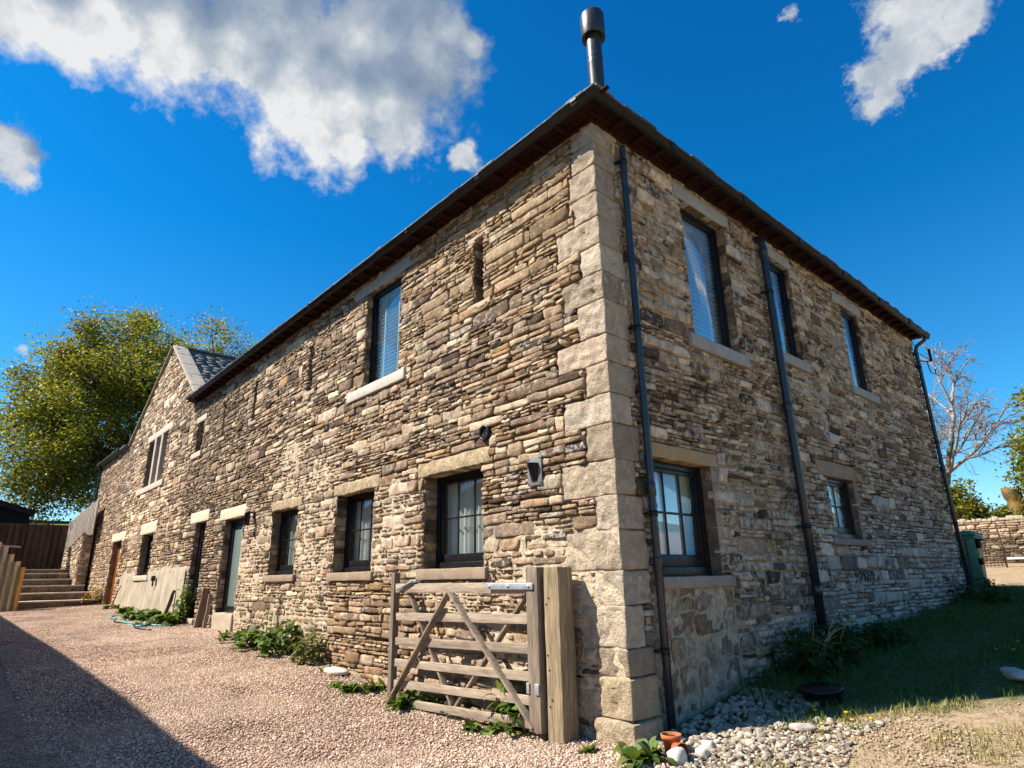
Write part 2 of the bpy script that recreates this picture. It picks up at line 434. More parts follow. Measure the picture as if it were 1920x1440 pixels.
def soft(u, v, a, b, c, d, e=.25):
    s = lambda x: np.clip(x, 0, 1) ** 2 * (3 - 2 * np.clip(x, 0, 1))
    return s((u - a) / e + .5) * s((b - u) / e + .5) * s((v - c) / e + .5) * s((d - v) / e + .5)
def zoneF(u, v):
    z = .18 + 0 * u
    for q in [(-11, -6.05, .1, 2.95), (-6.3, -3.4, 1.35, 3.0), (-2.3, .2, -.5, 2.12), (-3.6, -.3, .2, 1.5), (-9.3, -6.2, 2.8, 4.3)]:
        z = np.maximum(z, .95 * soft(u, v, *q, .5))
    z = np.maximum(z, .5 * soft(u, v, -3.6, .2, 5.0, 7, .7)); z = np.maximum(z, .38 * soft(u, v, -17, -5, 4.4, 7, .9))
    z = np.maximum(z, .45 * soft(u, v, -16.5, -11, -.5, 3.4, .6))
    return np.clip(z + n2(u, v, 2.2, 21) * .16 + n2(u, v, 7, 22) * .12, 0, 1)
def wobF(u, v):
    return n2(u, v, .55, 31) * .035 + n2(u, v, 1.6, 32) * .016

def stone_cols(rng, n, w, white, light=1.0):
    c = PAL[rng.choice(8, n, p=w)] * rng.uniform(.62, 1.32, (n, 1)) * light
    c = c * (1 + rng.uniform(-.035, .035, (n, 3))) * np.array([1.03, .995, .955])
    return np.concatenate([c, white], 1)

rng = np.random.default_rng(7)
m = M()
qh = [(-QL[i], .2, QZ[i], QZ[i + 1]) for i in range(len(QL))]
H = frontholes + lintel_front + sill_front + qh
rects = layout(rng, -16.0, 0.0, -.5, 6.78, H)
cu = rects[:, :2].mean(1); cv = rects[:, 2:].mean(1); z = zoneF(cu, cv)
n = len(rects)
wgt = np.array([.24, .25, .10, .15, .05, .05, .15, .02]); wgt /= wgt.sum()
cols = stone_cols(rng, n, wgt, rng.uniform(0, .5, (n, 1)))
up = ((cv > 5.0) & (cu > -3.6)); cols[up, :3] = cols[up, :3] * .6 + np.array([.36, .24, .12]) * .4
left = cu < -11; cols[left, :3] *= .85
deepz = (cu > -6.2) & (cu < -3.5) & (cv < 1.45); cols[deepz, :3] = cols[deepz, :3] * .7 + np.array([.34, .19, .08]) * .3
prot = (rng.uniform(.004, .034, n) * (1 - .6 * z) + .005)[:, None]; gapn = (.0045 + .0095 * z ** 1.5)[:, None]
near = (cu > -9.5)
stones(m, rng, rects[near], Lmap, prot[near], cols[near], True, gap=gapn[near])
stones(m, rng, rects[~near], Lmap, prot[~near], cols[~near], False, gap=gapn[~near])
mortar_sheet(m, rng, -16.0, 0.0, -.6, 6.80, frontholes, Lmap, zoneF, cell=.05)
for q in [A_, B_, C_, U_, D1_, D2_, SW_]: reveal(m, rng, *q, Lmap)
# hidden far side walls close the building
m.box(-16, -.35, 11.3, 11.55, -.5, 6.8, col=(.3, .23, .16)); m.box(-16.2, -16, .3, 11.5, -.5, 6.8, col=(.3, .23, .16))
wall1 = m.build('wall', STONE, barn)

# ---- right hand wall of the barn
G_ = (.61, 1.80, 1.43, 2.68); Hh_ = (5.16, 6.20, 1.93, 2.88)
Dd_ = (1.80, 2.95, 4.37, 6.43); E_ = (4.28, 5.05, 4.72, 6.44); Ff_ = (7.16, 8.05, 4.71, 6.40)
righthol = [G_, Hh_, Dd_, E_, Ff_]
lint_right = [(.48, 1.95, 2.68, 2.84), (4.85, 6.35, 2.88, 3.12), (1.66, 3.12, 6.43, 6.66), (4.12, 5.12, 6.44, 6.64), (6.87, 8.3, 6.40, 6.62)]
sill_right = [(.58, 1.98, 1.31, 1.43), (4.95, 6.35, 1.83, 1.93), (1.63, 3.09, 4.19, 4.37), (4.0, 5.18, 4.55, 4.72), (6.95, 8.25, 4.55, 4.71)]
PAN = (.47, 1.98, -.3, 1.31)
def zoneR(u, v):
    z = .45 + 0 * u
    z = np.maximum(z, .85 * soft(u, v, 0, 12, 3.3, 7, 1.2)); z = np.maximum(z, .8 * soft(u, v, 1.6, 4.2, .3, 3.4, .6))
    z = np.maximum(z, 1.0 * soft(u, v, .4, 2.05, -.5, 1.45, .12)); z = z - .4 * soft(u, v, 8.5, 12, 2.2, 6, 1.0) - .3 * soft(u, v, .3, 2.2, 2.6, 4.2, .5)
    return np.clip(z + n2(u, v, 2.0, 41) * .2 + n2(u, v, 7, 42) * .14, 0, 1)
rng = np.random.default_rng(11)
m = M()
qh = [(-.2, QR[i], QZ[i], QZ[i + 1]) for i in range(len(QR))]
rects = layout(rng, 0.0, 11.55, -.5, 6.78, righthol + lint_right + sill_right + qh + [PAN], hb=(.10, .21), wf=(1.6, 4.8))
n = len(rects); cu = rects[:, :2].mean(1); cv = rects[:, 2:].mean(1); z = zoneR(cu, cv)
wgt = np.array([.17, .29, .14, .17, .03, .09, .13, .02]); wgt /= wgt.sum()
cols = stone_cols(rng, n, wgt, rng.uniform(.1, .75, (n, 1)), 1.12)
low = np.clip((3.2 - cv) / 2, 0, 1) * np.clip((cu - 2) / 3, .25, 1)
cols[:, 3] += low * rng.uniform(-.1, .75, n); g = cols[:, :3].mean(1, keepdims=True)
cols[:, :3] = cols[:, :3] * (1 - .45 * low[:, None]) + g * 1.15 * .45 * low[:, None]
prot = (rng.uniform(.004, .03, n) * (1 - .4 * z) + .006)[:, None]; gapn = (.0045 + .008 * z ** 1.5)[:, None]
nr = cu < 8
stones(m, rng, rects[nr], Rmap, prot[nr], cols[nr], True, amp=.012, gap=gapn[nr])
stones(m, rng, rects[~nr], Rmap, prot[~nr], cols[~nr], False, amp=.012, gap=gapn[~nr])
pr = layout(rng, PAN[0] + .03, PAN[1] - .03, PAN[2], PAN[3], [], hb=(.2, .34), wl=(.4, .9), wf=(1.2, 2.2), rows=(.8, .2, 0))
n = len(pr); cols = stone_cols(rng, n, np.array([.3, .1, .15, .25, .1, 0, .1, 0]), np.full((n, 1), .35)); cols[:, :3] = cols[:, :3] * .5 + np.array([.27, .19, .12]) * .5
stones(m, rng, pr, Rmap, np.full((n, 1), .004), cols, True, amp=.012, gap=.012)
mortar_sheet(m, rng, 0, 11.55, -.6, 6.80, righthol, Rmap, zoneR, cell=.05, dark=(.09, .066, .046), pale=(.56, .45, .325))
for q in righthol: reveal(m, rng, *q, Rmap, rough=q not in (G_, Hh_))
wall2 = m.build('wall', STONE, barn)

# ---- corner blocks
rng = np.random.default_rng(5)
for i in range(len(QL)):
    g = .004
    ext = .07 if i == 0 else (.035 if i == 1 else .012)
    V, F = rbox(-QL[i] + g, ext, -ext, QR[i] - g, QZ[i] + g, QZ[i + 1] - g, .018, .007, .03, seed=100 + i)
    # rock-faced: rough on both faces, drafted at the arris
    face = ((V[:, 1] < -.002) | (V[:, 0] > .002))
    am = np.clip(np.minimum(np.minimum(V[:, 2] - QZ[i], QZ[i + 1] - V[:, 2]) / .05, 1), 0, 1)
    nz = (vnoise(V, 9, 50) * .022 + vnoise(V, 24, 51) * .024) * am
    V[:, 1] -= np.where(V[:, 1] < -.002, nz * np.clip((-V[:, 0]) / .06, 0, 1), 0)
    V[:, 0] += np.where(V[:, 0] > .002, nz * np.clip(V[:, 1] / .06, 0, 1) * .6, 0)
    base = .88 * np.array([(.52, .41, .30), (.60, .49, .375), (.45, .35, .25), (.55, .425, .315)][(i * 3 + i // 4) % 4]) * rng.uniform(.78, 1.12)
    if i < 2: base = np.array([.43, .335, .22])
    al = rng.uniform(0, .5)
    mm = M().add(V, F, (*base, al)); mm.build('corner_block', QUOIN, barn, smooth=True)

# ------------------------------------------------------------------ windows
def slab(parent, name, u0, u1, v0, v1, w0, w1, col, mat=DRESSED, amp=.004, r=.012, seed=1, alpha=.2):
    return M().box(u0, u1, w0, w1, v0, v1, r, (*col, alpha), amp, .08, seed).build(name, mat, parent, smooth=True)

def window(parent, q, depth, lint=None, sill=None, lc=(.40, .33, .26), sc=(.40, .33, .26), cols=0, rows=0, rz=0, inside='curtain', glass=GLASS, bottom=.12, seed=1, name='window', frame=BLACK, fw=.06, off=(0, 0, 0), lint_out=.014, sill_out=.06, rough_l=False):
    u0, u1, v0, v1 = q
    m = M(); d0, d1 = depth, depth + .09; t = fw
    m.box(u0 - .03, u0 + t, d0, d1, v0 - .02, v1 + .02, .004); m.box(u1 - t, u1 + .03, d0, d1, v0 - .02, v1 + .02, .004)
    m.box(u0 + t, u1 - t, d0, d1, v1 - t, v1 + .02, .004); m.box(u0 + t, u1 - t, d0 - .03, d1, v0 - .02, v0 + bottom * .5, .006)
    # inner sash
    a, b, c, d = u0 + t, u1 - t, v0 + bottom * .5, v1 - t; s = .045
    m.box(a, a + s, d0 + .02, d1 - .01, c, d, .004); m.box(b - s, b, d0 + .02, d1 - .01, c, d, .004)
    m.box(a + s, b - s, d0 + .02, d1 - .01, d - s, d, .004); m.box(a + s, b - s, d0 + .02, d1 - .01, c, c + bottom * .55 + .02, .004)
    w = m.build(name, frame, parent); w.rotation_euler.z = rz; w.location = off
    a, b, c, d = a + s, b - s, c + bottom * .55 + .02, d - s
    M().box(a - .01, b + .01, d0 + .05, d0 + .056, c - .01, d + .01, .001).build('pane', glass, w)
    if cols > 1 or rows > 1:
        for i in range(1, cols):
            x = a + (b - a) * i / cols; M().box(x - .012, x + .012, d0 + .03, d0 + .048, c, d, .003).build('glazing_bar', frame, w)
        for j in range(1, rows):
            zz = c + (d - c) * j / rows; M().box(a, b, d0 + .032, d0 + .047, zz - .012, zz + .012, .003).build('glazing_bar', frame, w)
    rg = np.random.default_rng(seed)
    if inside == 'curtain':
        xs = np.linspace(a - .06, b + .06, 90); ph = rg.uniform(0, 6)
        yy = d0 + .17 + .022 * np.sin(xs * 52 + ph + 1.5 * np.sin(xs * 9)) + .012 * np.sin(xs * 21 + ph)
        V = np.concatenate([np.stack([xs, yy, np.full(90, c - .06)], -1), np.stack([xs, yy * 1.0, np.full(90, d + .06)], -1)])
        i = np.arange(89); M().add(V, np.stack([i, i + 1, i + 91, i + 90], -1)).build('curtain', CLOTH, w, smooth=True)
    elif inside == 'blind':
        mm = M(); zz = c - .04
        while zz < d + .04:
            mm.beam((a - .03, d0 + .12, zz), (b + .03, d0 + .12, zz), .003, .046, up=(0, .66, .75), r=.001, col=(.74, .76, .78)); zz += .072
        for k in (.27, .73):
            x = a + (b - a) * k; mm.box(x - .016, x + .016, d0 + .083, d0 + .086, c - .04, d + .04, .001, (.8, .8, .8))
        mm.build('blind', BLINDM, w)
    if lint: slab(w, 'lintel', *lint, -lint_out, .2, lc, mat=STONE if rough_l else DRESSED, seed=seed, amp=.012 if rough_l else .004, r=.02 if rough_l else .012)
    if sill: slab(w, 'sill', *sill, -sill_out, .22, sc, seed=seed + 3, amp=.004)
    return w

brown = (.50, .38, .24)
window(barn, A_, .206, lintel_front[0], sill_front[0], brown, (.30, .22, .155), 3, 2, seed=1, bottom=.16, fw=.07, rough_l=True)
window(barn, B_, .19, lintel_front[1], sill_front[1], brown, (.30, .22, .155), 3, 2, seed=2, bottom=.16, fw=.07, rough_l=True)
window(barn, C_, .16, lintel_front[2], sill_front[2], brown, (.30, .22, .155), 3, 2, seed=3, bottom=.16, fw=.07, rough_l=True)
grey = (.36, .335, .305)
window(barn, U_, .09, lintel_front[3], sill_front[3], grey, (.52, .47, .41), inside='blind', glass=GLASS, seed=4, bottom=.07, fw=.04)
window(barn, SW_, .12, lintel_front[6], sill_front[4], (.5, .43, .34), (.52, .45, .36), 1, 2, inside=None, glass=DARKG, seed=5, bottom=.08, fw=.05)
RZ = R(90)
window(barn, G_, .14, lint_right[0], sill_right[0], (.40, .27, .15), (.30, .25, .21), 3, 2, RZ, seed=6, bottom=.2, glass=GLASSB, fw=.07)
window(barn, Hh_, .09, lint_right[1], sill_right[1], (.33, .22, .15), (.28, .22, .18), 2, 2, RZ, seed=7, bottom=.16, glass=GLASSB, fw=.06)
window(barn, Dd_, .12, lint_right[2], sill_right[2], grey, (.34, .32, .295), 0, 0, RZ, 'blind', GLASSB, .06, 8, fw=.05)
window(barn, E_, .07, lint_right[3], sill_right[3], grey, (.34, .32, .295), 0, 0, RZ, 'blind', GLASSB, .06, 9, fw=.05)
window(barn, Ff_, .06, lint_right[4], sill_right[4], grey, (.34, .32, .295), 0, 0, RZ, 'blind', GLASSB, .06, 10, fw=.05)
# dressed jamb stones of the two ground floor openings in the right wall
for q, cc in ((G_, (.33, .25, .19)), (Hh_, (.26, .2, .15))):
    M().box(-.012, .2, q[1] + .003, q[1] + .17, q[2], q[3], .012, (*cc, .2), .004, .08, 9).build('jamb_stone', DRESSED, barn, smooth=True).location.x = -.19
    o = barn.children[-1]

def door(parent, q, depth, lint, lc, kind, thresh, name='door', frame=BLACK, seed=1, off=(0, 0, 0)):
    u0, u1, v0, v1 = q; d0, d1 = depth, depth + .1; t = .08
    m = M()
    m.box(u0 - .03, u0 + t, d0, d1, v0, v1 + .02, .004); m.box(u1 - t, u1 + .03, d0, d1, v0, v1 + .02, .004); m.box(u0 + t, u1 - t, d0, d1, v1 - t, v1 + .02, .004)
    a, b, c, d = u0 + t, u1 - t, v0 + .02, v1 - t; s = .1
    bot = .12 if kind != 'panel' else .72
    m.box(a, a + s, d0 + .02, d1 - .01, c, d, .004); m.box(b - s, b, d0 + .02, d1 - .01, c, d, .004)
    m.box(a + s, b - s, d0 + .02, d1 - .01, d - s, d, .004); m.box(a + s, b - s, d0 + .02, d1 - .01, c, c + bot, .004)
    if kind == 'panel':
        m.box(a + s + .06, b - s - .06, d0 + .012, d0 + .03, c + .14, c + bot - .1, .006)
    w = m.build(name, frame, parent); w.location = off
    gl = (a + s - .01, b - s + .01, c + bot - .01, d - s + .01)
    if kind != 'solid':
        M().box(gl[0], gl[1], d0 + .05, d0 + .056, gl[2], gl[3], .001).build('pane', FROST if kind == 'frosted' else DARKG, w)
    if kind == 'panel':
        for k in (1, 2):
            x = gl[0] + (gl[1] - gl[0]) * k / 3; M().box(x - .012, x + .012, d0 + .03, d0 + .048, gl[2], gl[3], .003).build('glazing_bar', frame, w)
        zz = gl[2] + (gl[3] - gl[2]) * .5; M().box(gl[0], gl[1], d0 + .032, d0 + .047, zz - .012, zz + .012, .003).build('glazing_bar', frame, w)
    hm = M().tube([(b - s / 2, d0 + .01, c + .95), (b - s / 2, d0 - .04, c + .95), (b - s / 2 - .12, d0 - .045, c + .95)], .01, 8); hm.build('handle', STEEL, w)
    if lint: slab(w, 'lintel', *lint, -.02, .2, lc, seed=seed, amp=.003)
    if thresh: slab(w, 'threshold', u0 - .02, u1 + .02, v0 - thresh, v0, -.05, .3, (.42, .34, .26), seed=seed + 5)
    return w
cream = (.60, .53, .39)
door(barn, D1_, .13, lintel_front[4], cream, 'frosted', .4, seed=21)
door(barn, D2_, .11, lintel_front[5], cream, 'panel', .12, seed=22)

# narrow ventilation slits
rng = np.random.default_rng(3)
for q in SL:
    m = M(); reveal(m, rng, *q, Lmap, depth=.34, col=(.2, .145, .1))
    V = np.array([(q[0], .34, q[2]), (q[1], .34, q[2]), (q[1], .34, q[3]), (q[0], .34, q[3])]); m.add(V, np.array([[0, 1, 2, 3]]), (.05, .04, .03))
    o = m.build('vent_slit', STONE, barn)
    M().box(q[0] - .14, q[1] + .16, -.03, .2, q[2] - .09, q[2], .012, (.44, .35, .25, .2), .006, .06, 5).build('sill', DRESSED, o, smooth=True)
    M().box(q[0] - .16, q[1] + .16, -.012, .2, q[3], q[3] + .1, .012, (.42, .32, .22, .2), .006, .06, 6).build('lintel', DRESSED, o, smooth=True)

# ------------------------------------------------------------------ eaves, roof, gutters
EZ = 6.80; OV = .36; XE = -15.48; YE = 11.9
m = M()
tanp = math.tan(R(35))
def roof_plane(m, p0, p1, inward, ridge_len, cuts, rows=26):
    pass
# hipped slate roof laid in stepped courses
e = .31; z0 = 6.83; x0, x1, y0, y1 = -16.4, e, -e, 11.55 + e
half = (y1 - y0) / 2; step = .24
k = 0; dd = 0
while dd < half - .01:
    d2 = min(dd + step, half); za = z0 + dd * tanp; zb = z0 + d2 * tanp
    c = (.11, .115, .125)
    a0, a1, b0, b1 = (x0, x1 - dd, y0 + dd, y1 - dd), (x0, x1 - d2, y0 + d2, y1 - d2), None, None
    xa, ya, yb = a0[1], a0[2], a0[3]; xb, yc, yd = a1[1], a1[2], a1[3]
    V = [(x0, ya, za + .02), (xa, ya, za + .02), (xb, yc, zb + .006), (x0, yc, zb + .006),
         (xa, yb, za + .02), (xb, yd, zb + .006), (x0, yb, za + .02), (x0, yd, zb + .006),
         (x0, ya, za - .006), (xa, ya, za - .006), (xa, yb, za - .006), (x0, yb, za - .006)]
    F = np.array([[0, 1, 2, 3], [1, 4, 5, 2], [4, 6, 7, 5], [8, 9, 1, 0], [9, 10, 4, 1], [10, 11, 6, 4]])
    m.add(V, F, (*(np.array(c) * (1 + .25 * math.sin(k * 7.3))), .2)); dd = d2; k += 1
roof = m.build('roof', SLATE, barn)
# ragged slate ends along the two visible eaves
rng = np.random.default_rng(17)
m = M(); x = -16.2
while x < .30:
    w = rng.uniform(.2, .36); q = rng.uniform(-.012, .014)
    m.box(x, min(x + w - .006, .33), -.335 + q, -.05, 6.838 + q * .5, 6.856 + abs(q), .003, (*(np.array((.10, .105, .115)) * rng.uniform(.6, 1.5)), .2)); x += w
y = -.3
while y < 11.8:
    w = rng.uniform(.2, .36); q = rng.uniform(-.012, .014)
    m.box(.05, .345 + q, y, min(y + w - .006, 11.88), 6.838 + q * .5, 6.858 + abs(q), .003, (*(np.array((.10, .105, .115)) * rng.uniform(.6, 1.5)), .2)); y += w
m.build('eaves_slates', SLATE, roof)
# soffit boards
red = np.array((.03, .009, .007))
m = M()
for k, (a, b) in enumerate([(.0, .095), (.1, .195), (.2, .262)]):
    cc = red * rng.uniform(.7, 1.2)
    m.box(-16.2, a + .0 + (b - a) * 0 + .0 + b, -b, -a - .002, 6.765 + .012 * (k % 2), 6.79, .004, cc)
    m.box(a + .002, b, -b + .004, 11.55 + b, 6.764 + .012 * (k % 2), 6.789, .004, cc * .9)
m.build('soffit', RAFTER, barn)
# wall plates under the rafters
m = M(); m.box(-16.1, .03, -.045, .1, 6.70, 6.765, .006, red * 1.1); m.box(-.1, .045, .04, 11.5, 6.70, 6.764, .006, red * 1.1)
m.build('wall_plate', RAFTER, barn)
rt = M().box(-.03, .03, -.27, .02, 6.705, 6.764, .005, red * .9).build('rafter_tail', RAFTER, barn)
first = True
for k in range(38):
    x = -.35 - k * .41
    if x < -15.6: break
    o = rt if first else copy_obj(rt, barn); first = False; o.location = (x, 0, 0)
rt2 = M().box(-.02, .27, -.03, .03, 6.705, 6.763, .005, red * .9).build('rafter_tail', RAFTER, barn); rt2.location = (0, .3, 0)
for k in range(1, 28):
    copy_obj(rt2, barn).location = (0, .3 + k * .41, 0)
# gutters: half-round trough with beaded lip, joints and brackets
def gutter(pts, out, name):
    """pts: list of corner points of the back of the trough; out: outward unit vectors"""
    th = np.linspace(0, np.pi, 9)
    prof = [(-.06 * math.cos(t) + .06, -.075 * math.sin(t)) for t in th]
    prof = [(0, .012)] + prof + [(.128, .004), (.126, .014), (.114, .012)] + [(.06 - .052 * math.cos(math.pi - t) * 1.0, -.066 * math.sin(t)) for t in th]
    prof = np.array(prof); m = M(); n = len(prof)
    P = np.array(pts, float); O = np.array(out, float)
    V = (P[:, None] + prof[None, :, :1] * O[:, None] + prof[None, :, 1:] * np.array([0, 0, 1.])).reshape(-1, 3)
    q = np.arange(len(P) * n).reshape(len(P), n)
    F = np.stack([q[:-1, :-1], q[1:, :-1], q[1:, 1:], q[:-1, 1:]], -1).reshape(-1, 4)
    m.add(V, F)
    m.add(V[:n], [np.arange(11)[None]]); m.add(V[-n:], [np.arange(11)[None, ::-1]])
    return m, prof
gm, prof = gutter([(XE, -.235, 6.79), (.235, -.235, 6.79), (.235, YE - .12, 6.79)], [(0, -1, 0), (1, -1, 0), (1, 0, 0)], 'g')
gt = gm.build('gutter', GUTTER, barn)
def joint_bm(x):
    jm = M(); pr = prof[1:12] * 1.06
    P = np.array([(x - .045, -.235, 6.79), (x + .045, -.235, 6.79)])
    V = np.concatenate([np.stack([np.full(11, px[0]), px[1] - pr[:, 0], px[2] + pr[:, 1] - .002], -1) for px in P]); i = np.arange(10)
    jm.add(V, np.stack([i, i + 1, i + 12, i + 11], -1)); jm.box(x - .05, x + .05, -.372, -.355, 6.775, 6.812, .004); return jm
j0 = joint_bm(0).build('gutter_joint', GUTTER, gt); first = True
for x in np.arange(-14.6, .2, 1.83):
    o = j0 if first else copy_obj(j0, gt); first = False; o.location.x = x
j0 = M().box(.352, .372, -.05, .05, 6.72, 6.812, .004).build('gutter_bracket', GUTTER, gt); first = True
for y in np.arange(1.2, 11.6, 1.83):
    o = j0 if first else copy_obj(j0, gt); first = False; o.location.y = y

# ------------------------------------------------------------------ pipes
def pipe(path, r, clips, name, parent, horiz, collars=()):
    o = M().tube(path, r, 18).build(name, PIPE, parent, smooth=True)
    P = np.array(path)
    for c in clips:
        x, y = P[-1][0], P[-1][1]
        mm = M(); V, F = lathe([(r, c - .03), (r * 1.14, c - .03), (r * 1.14, c + .03), (r, c + .03)], 18, (x, y, 0)); mm.add(V, F)
        if horiz == 'x': mm.box(x - .10, x, y - r * 1.9, y - r * 1.0, c - .012, c + .012, .003); mm.box(x - .10, x, y + r * 1.0, y + r * 1.9, c - .012, c + .012, .003)
        mm.build('pipe_clip', BLACK, o)
    for c in collars:
        V, F = lathe([(r, c - .07), (r * 1.2, c - .065), (r * 1.2, c + .06), (r * 1.1, c + .07), (r, c + .075)], 18, (P[-1][0], P[-1][1], 0))
        M().add(V, F).build('pipe_collar', PIPE, o, smooth=True)
    return o
pipe([(.09, .45, 6.52), (.09, .45, 6.5), (.09, .45, 4), (.09, .45, 2), (.09, .45, -.02)], .04, (6.3, 4.1, 2.05, .75), 'downpipe', barn, 'x', (2.3, 1.55))
pp = [(-.05, 3.93, 6.55), (.06, 3.93, 6.56), (.105, 3.93, 6.52), (.115, 3.93, 6.44), (.115, 3.93, 5), (.115, 3.93, 3), (.115, 3.93, .35)]
pipe(pp, .058, (5.6, 2.05), 'soil_pipe', barn, 'x', (6.3, 3.75, 1.2))
pipe([(.33, 11.45, 6.70), (.30, 11.45, 6.62), (.12, 11.45, 6.52), (.08, 11.45, 6.42), (.08, 11.45, 3), (.08, 11.45, .85)], .042, (6.0, 4.2, 2.4), 'downpipe', barn, 'x', (3.6,))
# flue
V, F = lathe([(.122, 7.2), (.122, 9.26), (.125, 9.27), (.125, 9.31), (.122, 9.32), (.122, 9.36), (.125, 9.37), (.125, 9.41), (.122, 9.42), (.122, 10.1)], 28, (-.99, 1.44, 0))
fl = M().add(V, F).build('flue', FLUE, roof, smooth=True)
V, F = lathe([(.12, 9.83), (.188, 9.80), (.195, 9.81), (.195, 10.25), (.188, 10.27), (.0, 10.29)], 28, (-.99, 1.44, 0))
# cowl stays part of the flue mesh's family
cw = M().add(V, F).build('cowl', FLUE, roof, smooth=True)

# wall lights, vents
o = M().box(-1.245, -1.015, -.05, -.03, 2.44, 2.77, .006).build('wall_light', PLATE, barn)
mm = M(); th = np.linspace(0, np.pi, 12)
for k in range(11):
    a0, a1 = th[k], th[k + 1]; cx = -1.13
    V = [(cx + .07 * math.cos(a0), -.05 - .10 * math.sin(a0), 2.69), (cx + .07 * math.cos(a1), -.05 - .10 * math.sin(a1), 2.69), (cx + .05 * math.cos(a1), -.05 - .012 * math.sin(a1), 2.49), (cx + .05 * math.cos(a0), -.05 - .012 * math.sin(a0), 2.49)]
    mm.add(V, np.array([[0, 1, 2, 3]])); mm.add([V[0], V[1], (cx, -.05, 2.70)], np.array([[0, 1, 2]]))
mm.build('lamp_hood', BLACK, o)
mm = M()
for x in (-1.225, -1.035):
    for zz in (2.465, 2.745):
        V, F = tube([(x, -.049, zz), (x, -.058, zz)], .008, 8); mm.add(V, F)
mm.build('screw', BLACK, o)
V, F = lathe([(.075, 0), (.1, 0), (.1, .05), (.075, .05), (.075, 0)], 24)
V = np.stack([V[:, 0] - 2.05, -V[:, 2], V[:, 1] + 3.224], -1); mm = M().add(V, F)
for k in range(5): mm.box(-2.05 - .07, -2.05 + .07, -.025, -.015, 3.17 + k * .026, 3.178 + k * .026, .001)
V2, F2 = lathe([(0.001, -.012), (.08, -.012)], 24); V2 = np.stack([V2[:, 0] - 2.05, -V2[:, 2] - .014, V2[:, 1] + 3.224], -1); mm.add(V2, F2)
mm.build('wall_vent', BLACK, barn)
def wall_lamp(parent, x, z, off=(0, 0, 0)):
    o = M().box(x - .05, x + .05, -.03, -.0, z - .06, z + .12, .006); o.tube([(x, -.02, z + .06), (x, -.12, z + .09), (x, -.16, z + .05)], .012, 8)
    V, F = lathe([(.001, .09), (.055, .08), (.06, .06), (.06, -.2), (.05, -.2), (.05, .05)], 16, (x, -.16, z)); o.add(V, F)
    return o.build('wall_lamp', BLACK, parent)
wall_lamp(barn, -10.07, 2.84)
mm = M()
mm.box(.004, .03, 3.98, 4.22, 2.85, 3.07, .004, (.25, .15, .1))
for k in range(5): mm.box(.03, .045, 4.0, 4.2, 2.87 + k * .038, 2.888 + k * .038, .003, (.3, .19, .13))
mm.build('air_brick', DRESSED, barn)
# cable insulator bracket at the far corner
mm = M(); mm.tube([(.0, 11.5, 6.25), (.1, 11.7, 6.2), (.25, 11.85, 6.2)], .014, 6); mm.tube([(.25, 11.85, 6.2), (.25, 11.85, 6.5)], .03, 8); mm.tube([(.18, 11.75, 6.2), (.2, 11.8, 5.9), (.27, 11.88, 5.88), (.29, 11.9, 6.0)], .012, 6)
mm.tube([(.03, 11.5, 6.7), (.08, 11.6, 6.4), (.25, 11.85, 6.22)], .008, 5)
mm.build('cable_bracket', BLACK, barn)

# ------------------------------------------------------------------ cottage
rng = np.random.default_rng(23)
apex, lsp, rsp = (-20.3, 9.85), (-25.55, 6.98), (-16.0, 6.90)
def polyC(u, v):
    top = np.where(u < lsp[0], 7.02, np.where(u < apex[0], lsp[1] + (u - lsp[0]) * (apex[1] - lsp[1]) / (apex[0] - lsp[0]), apex[1] + (u - apex[0]) * (rsp[1] - apex[1]) / (rsp[0] - apex[0])))
    return v < top - .02
DR_ = (-25.6, -24.0, .62, 3.10); CW_ = (-20.6, -19.08, 1.74, 3.08); MU_ = (-21.85, -19.1, 4.78, 6.5)
PATCH = (-23.0, -14.72, .3, 1.95)
def zoneC(u, v):
    z = .5 + .4 * soft(u, v, -26, -18, 2.5, 7.5, 1.2)
    return np.clip(z + n2(u, v, 1.6, 61) * .2, 0, 1)
ch = [DR_, CW_, MU_]
clint = [(-26.0, -23.4, 3.10, 3.42), (-21.0, -18.8, 3.08, 3.45), (-22.2, -18.7, 6.5, 6.75)]
csill = [(-20.9, -18.9, 1.58, 1.74), (-22.6, -18.8, 4.58, 4.78)]
m = M()
off = np.array(CB)
Cmap = lambda u, v, d: Lmap(u, v, d) - off
rects = layout(rng, -31.4, -16.0, .2, 9.9, ch + clint + csill, hb=(.14, .3))
cu = rects[:, :2].mean(1); cv = rects[:, 2:].mean(1); rects = rects[polyC(cu, cv + .05)]; n = len(rects); cu = rects[:, :2].mean(1); cv = rects[:, 2:].mean(1)
wgt = np.array([.26, .24, .08, .12, .07, .03, .17, .03]); cols = stone_cols(rng, n, wgt / wgt.sum(), rng.uniform(0, .45, (n, 1)))
pinkz = cu < -25; cols[pinkz, :3] = cols[pinkz, :3] * .7 + np.array([.33, .21, .14]) * .3
pale = soft(cu, cv, -24, -18.2, 3.2, 9.5, 1.0)[:, None]; cols[:, :3] = cols[:, :3] * (1.1 + .3 * pale)
stones(m, rng, rects, Cmap, (rng.uniform(.006, .035, n))[:, None], cols, False, amp=.012)
mortar_sheet(m, rng, -31.4, -16.0, .1, 9.9, ch, Cmap, zoneC, cell=.07, poly=polyC, dark=(.14, .10, .07), pale=(.42, .33, .24))
for q in ch: reveal(m, rng, *q, Cmap, rough=False)
m.box(-31.4 - off[0], -31.1 - off[0], .02, 9, .2 - off[2], 7 - off[2], col=(.3, .23, .17)); m.box(-31.4 - off[0], -16.3 - off[0], 9, 9.3, .2 - off[2], 7 - off[2], col=(.3, .23, .17))
m.build('wall', STONE, cottage)
OFF = (-off[0], 0, -off[2])
